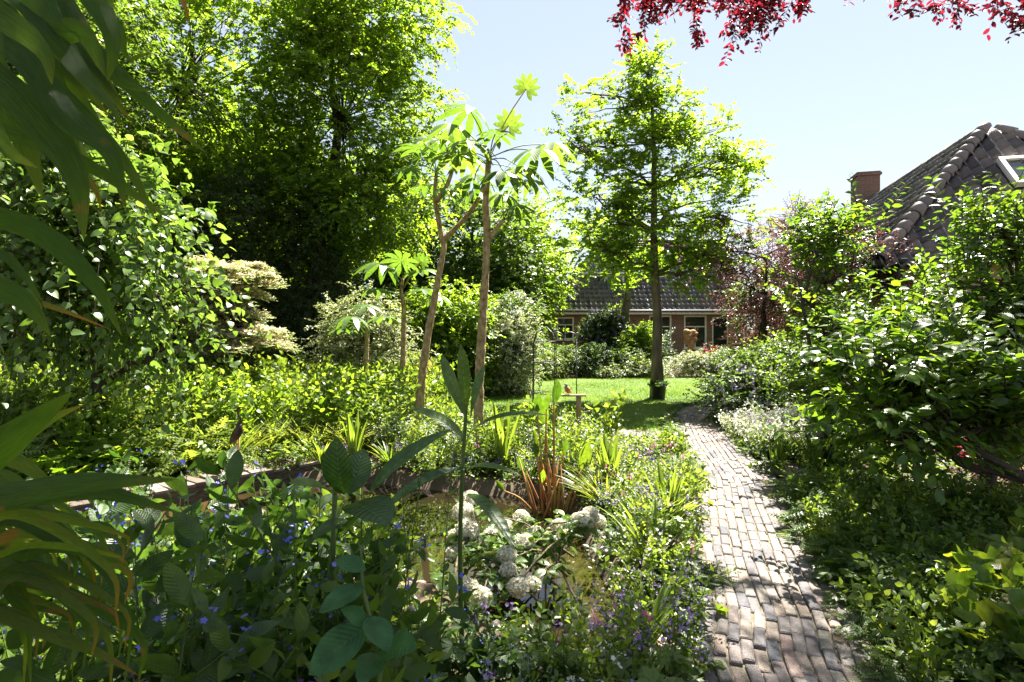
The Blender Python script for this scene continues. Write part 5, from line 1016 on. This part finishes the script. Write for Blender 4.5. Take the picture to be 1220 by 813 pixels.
for pts, w, D, r in (([(-60, -120), (30, -20), (110, 60), (185, 130), (245, 182)], .045, 1.05, .2), ([(-90, -60), (10, 50), (90, 130), (150, 195), (185, 262)], .04, .95, .25), ([(-80, -90), (40, 10), (100, 90), (135, 130), (142, 150)], .055, .9, .2), ([(-20, -120), (60, -20), (110, 60), (150, 100), (182, 108)], .05, 1.0, .15), ([(40, -110), (90, -30), (125, 20), (135, 60), (128, 96)], .05, .95, .2),
    ([(-90, 0), (20, 60), (80, 140), (130, 180), (150, 250)], .05, .85, .1), ([(-100, 40), (-10, 90), (50, 150), (90, 210), (100, 285)], .06, .85, .2), ([(-110, 20), (0, 100), (60, 170), (110, 220), (120, 250)], .035, .9, .55), ([(-120, 130), (-20, 150), (40, 170), (110, 200), (205, 262)], .03, .9, .3), ([(-60, -100), (80, -20), (140, 30), (150, 70), (182, 60)], .03, 1.1, .2), ([(90, -120), (115, -40), (130, 0), (140, 12)], .03, .9, .1), ([(-100, -30), (0, 20), (50, 60), (62, 100)], .045, .8, .25), ([(-90, 60), (-30, 130), (10, 180), (45, 200)], .04, .8, .3), ([(-40, -120), (20, -50), (60, 30), (100, 40), (125, 90)], .06, .9, .12), ([(150, -110), (190, -40), (215, -5), (226, 28)], .02, 1.0, .95)):
    blade(t, pts, w*.78, D, r, roll=rng.normal()*.35)
for i in range(12):
    ex, ey = 30+rng.random()*130, 60+rng.random()*190; sx, sy = -110+rng.random()*90, -110+rng.random()*110
    blade(t, [(sx, sy), (sx*.5+ex*.45, sy*.55+ey*.4-20), (sx*.15+ex*.8, sy*.2+ey*.72), (ex, ey)], .028+.018*rng.random(), .9+.3*rng.random(), .1+.35*rng.random(), roll=rng.normal()*.5)
t = thing('strap_leaf_plant', 'plant with arching blue green strap leaves at the left edge', 'plant', (-1.2, 1.0, 0))
b = MB(); b.tube([(-1.25, 1.0, 0), (-1.2, 1.0, 1.3)], [.025, .015], 8); b.build('stem', STEM, t)
for pts, w, D, r in (([(-140, 290), (-30, 258), (50, 280), (110, 335), (145, 400)], .038, 1.0, .12), ([(-120, 300), (-10, 300), (30, 330), (55, 370)], .02, 1.1, .1), ([(-140, 330), (-20, 340), (30, 360), (60, 400)], .04, .9, .2), ([(-120, 660), (-30, 560), (30, 510), (85, 468)], .055, .85, .15), ([(-100, 600), (0, 540), (60, 500), (100, 482)], .03, 1.2, .5), ([(-120, 380), (0, 352), (60, 365), (130, 392)], .012, 1.1, .8), ([(-110, 610), (0, 598), (110, 585), (210, 610)], .04, 1.15, .2), ([(-110, 600), (0, 590), (100, 575), (208, 572)], .045, 1.1, .3), ([(-100, 520), (-20, 540), (30, 555), (80, 600)], .03, 1.2, .6)):
    blade(t, pts, w, D, r, roll=rng.normal()*.3)
t = thing('strap_leaf_plant', 'low plant with many yellowish arching blades in the lower left corner', 'plant', (-1.25, 1.25, 0)); b = MB(); b.tube([(-1.28, 1.3, 0), (-1.25, 1.25, .9)], [.02, .012], 8); b.build('stem', STEM, t)
for i in range(44):
    sx = -90+rng.random()*70; sy = 620+rng.random()*150; ex = 20+rng.random()*150; ey = 640+rng.random()*190; my_ = min(sy, ey)-20-60*rng.random()
    blade(t, [(sx, sy), ((sx+ex)/2-20, my_), (ex-15*rng.random(), (my_+ey)/2), (ex, ey)], .014+.016*rng.random(), 1.15+.35*rng.random(), .15+.6*rng.random(), roll=rng.normal()*.5)
blade(t, [(-80, 700), (30, 745), (110, 775), (165, 805)], .025, 1.2, .6)
sp = [Proto(mound('creeping_clump', 'tiny creeping green clump spilling over the path bricks', 'plant', 40, .1, .07, .035, PALM3, G1, group='tiny clumps on the path edges')), Proto(mound('creeping_clump', 'tiny creeping green clump spilling over the path bricks', 'plant', 40, .1, .06, .05, PIN, G2, group='tiny clumps on the path edges'))]
for i in range(20, 340, 4):
    for sg in (-1, 1):
        if rng.random() < .75: q = pc[i]+nmp[i]*sg*(.39+.07*rng.random()); sp[int(rng.integers(2))].put((q[0], q[1], .03), None, .6+1.1*rng.random())
# ------------------------------------------------------------------ ground cover between everything
gc_ = MB(); q = rng.random((26000, 2))*A(20, 18)+A(-12, 1); dd_ = dist_poly(POND, q[:, 0], q[:, 1]); ok = (dd_ > -.12) & (path_d(q[:, 0], q[:, 1]) > .47) & (dist_poly(lc, q[:, 0], q[:, 1]) > .03) & ~((q[:, 1] > 8.6) & (q[:, 1] < 9.35) & (q[:, 0] > -1.7) & (q[:, 0] < 2.9)) & ~((q[:, 0] > 2.4) & (q[:, 0] < 3.9) & (q[:, 1] > 5.6) & (q[:, 1] < 7))
bwd = np.min(np.hypot(q[:, 0:1]-bwc[:, 0], q[:, 1:2]-bwc[:, 1]), -1); ok &= bwd > .6; q = q[ok]; n = len(q)
sprays(gc_, np.c_[q, np.full(n, -.02)], rand_dir(n)*A(1, 1, .3)+A(0, 0, .9), A(0, 0, 1), .16+.1*rng.random(n), 6, .06, DI, .3, .5)
tag(gc_.build('ground_cover', G2), 'low green weeds and runners covering the soil', 'ground cover', kind='stuff')
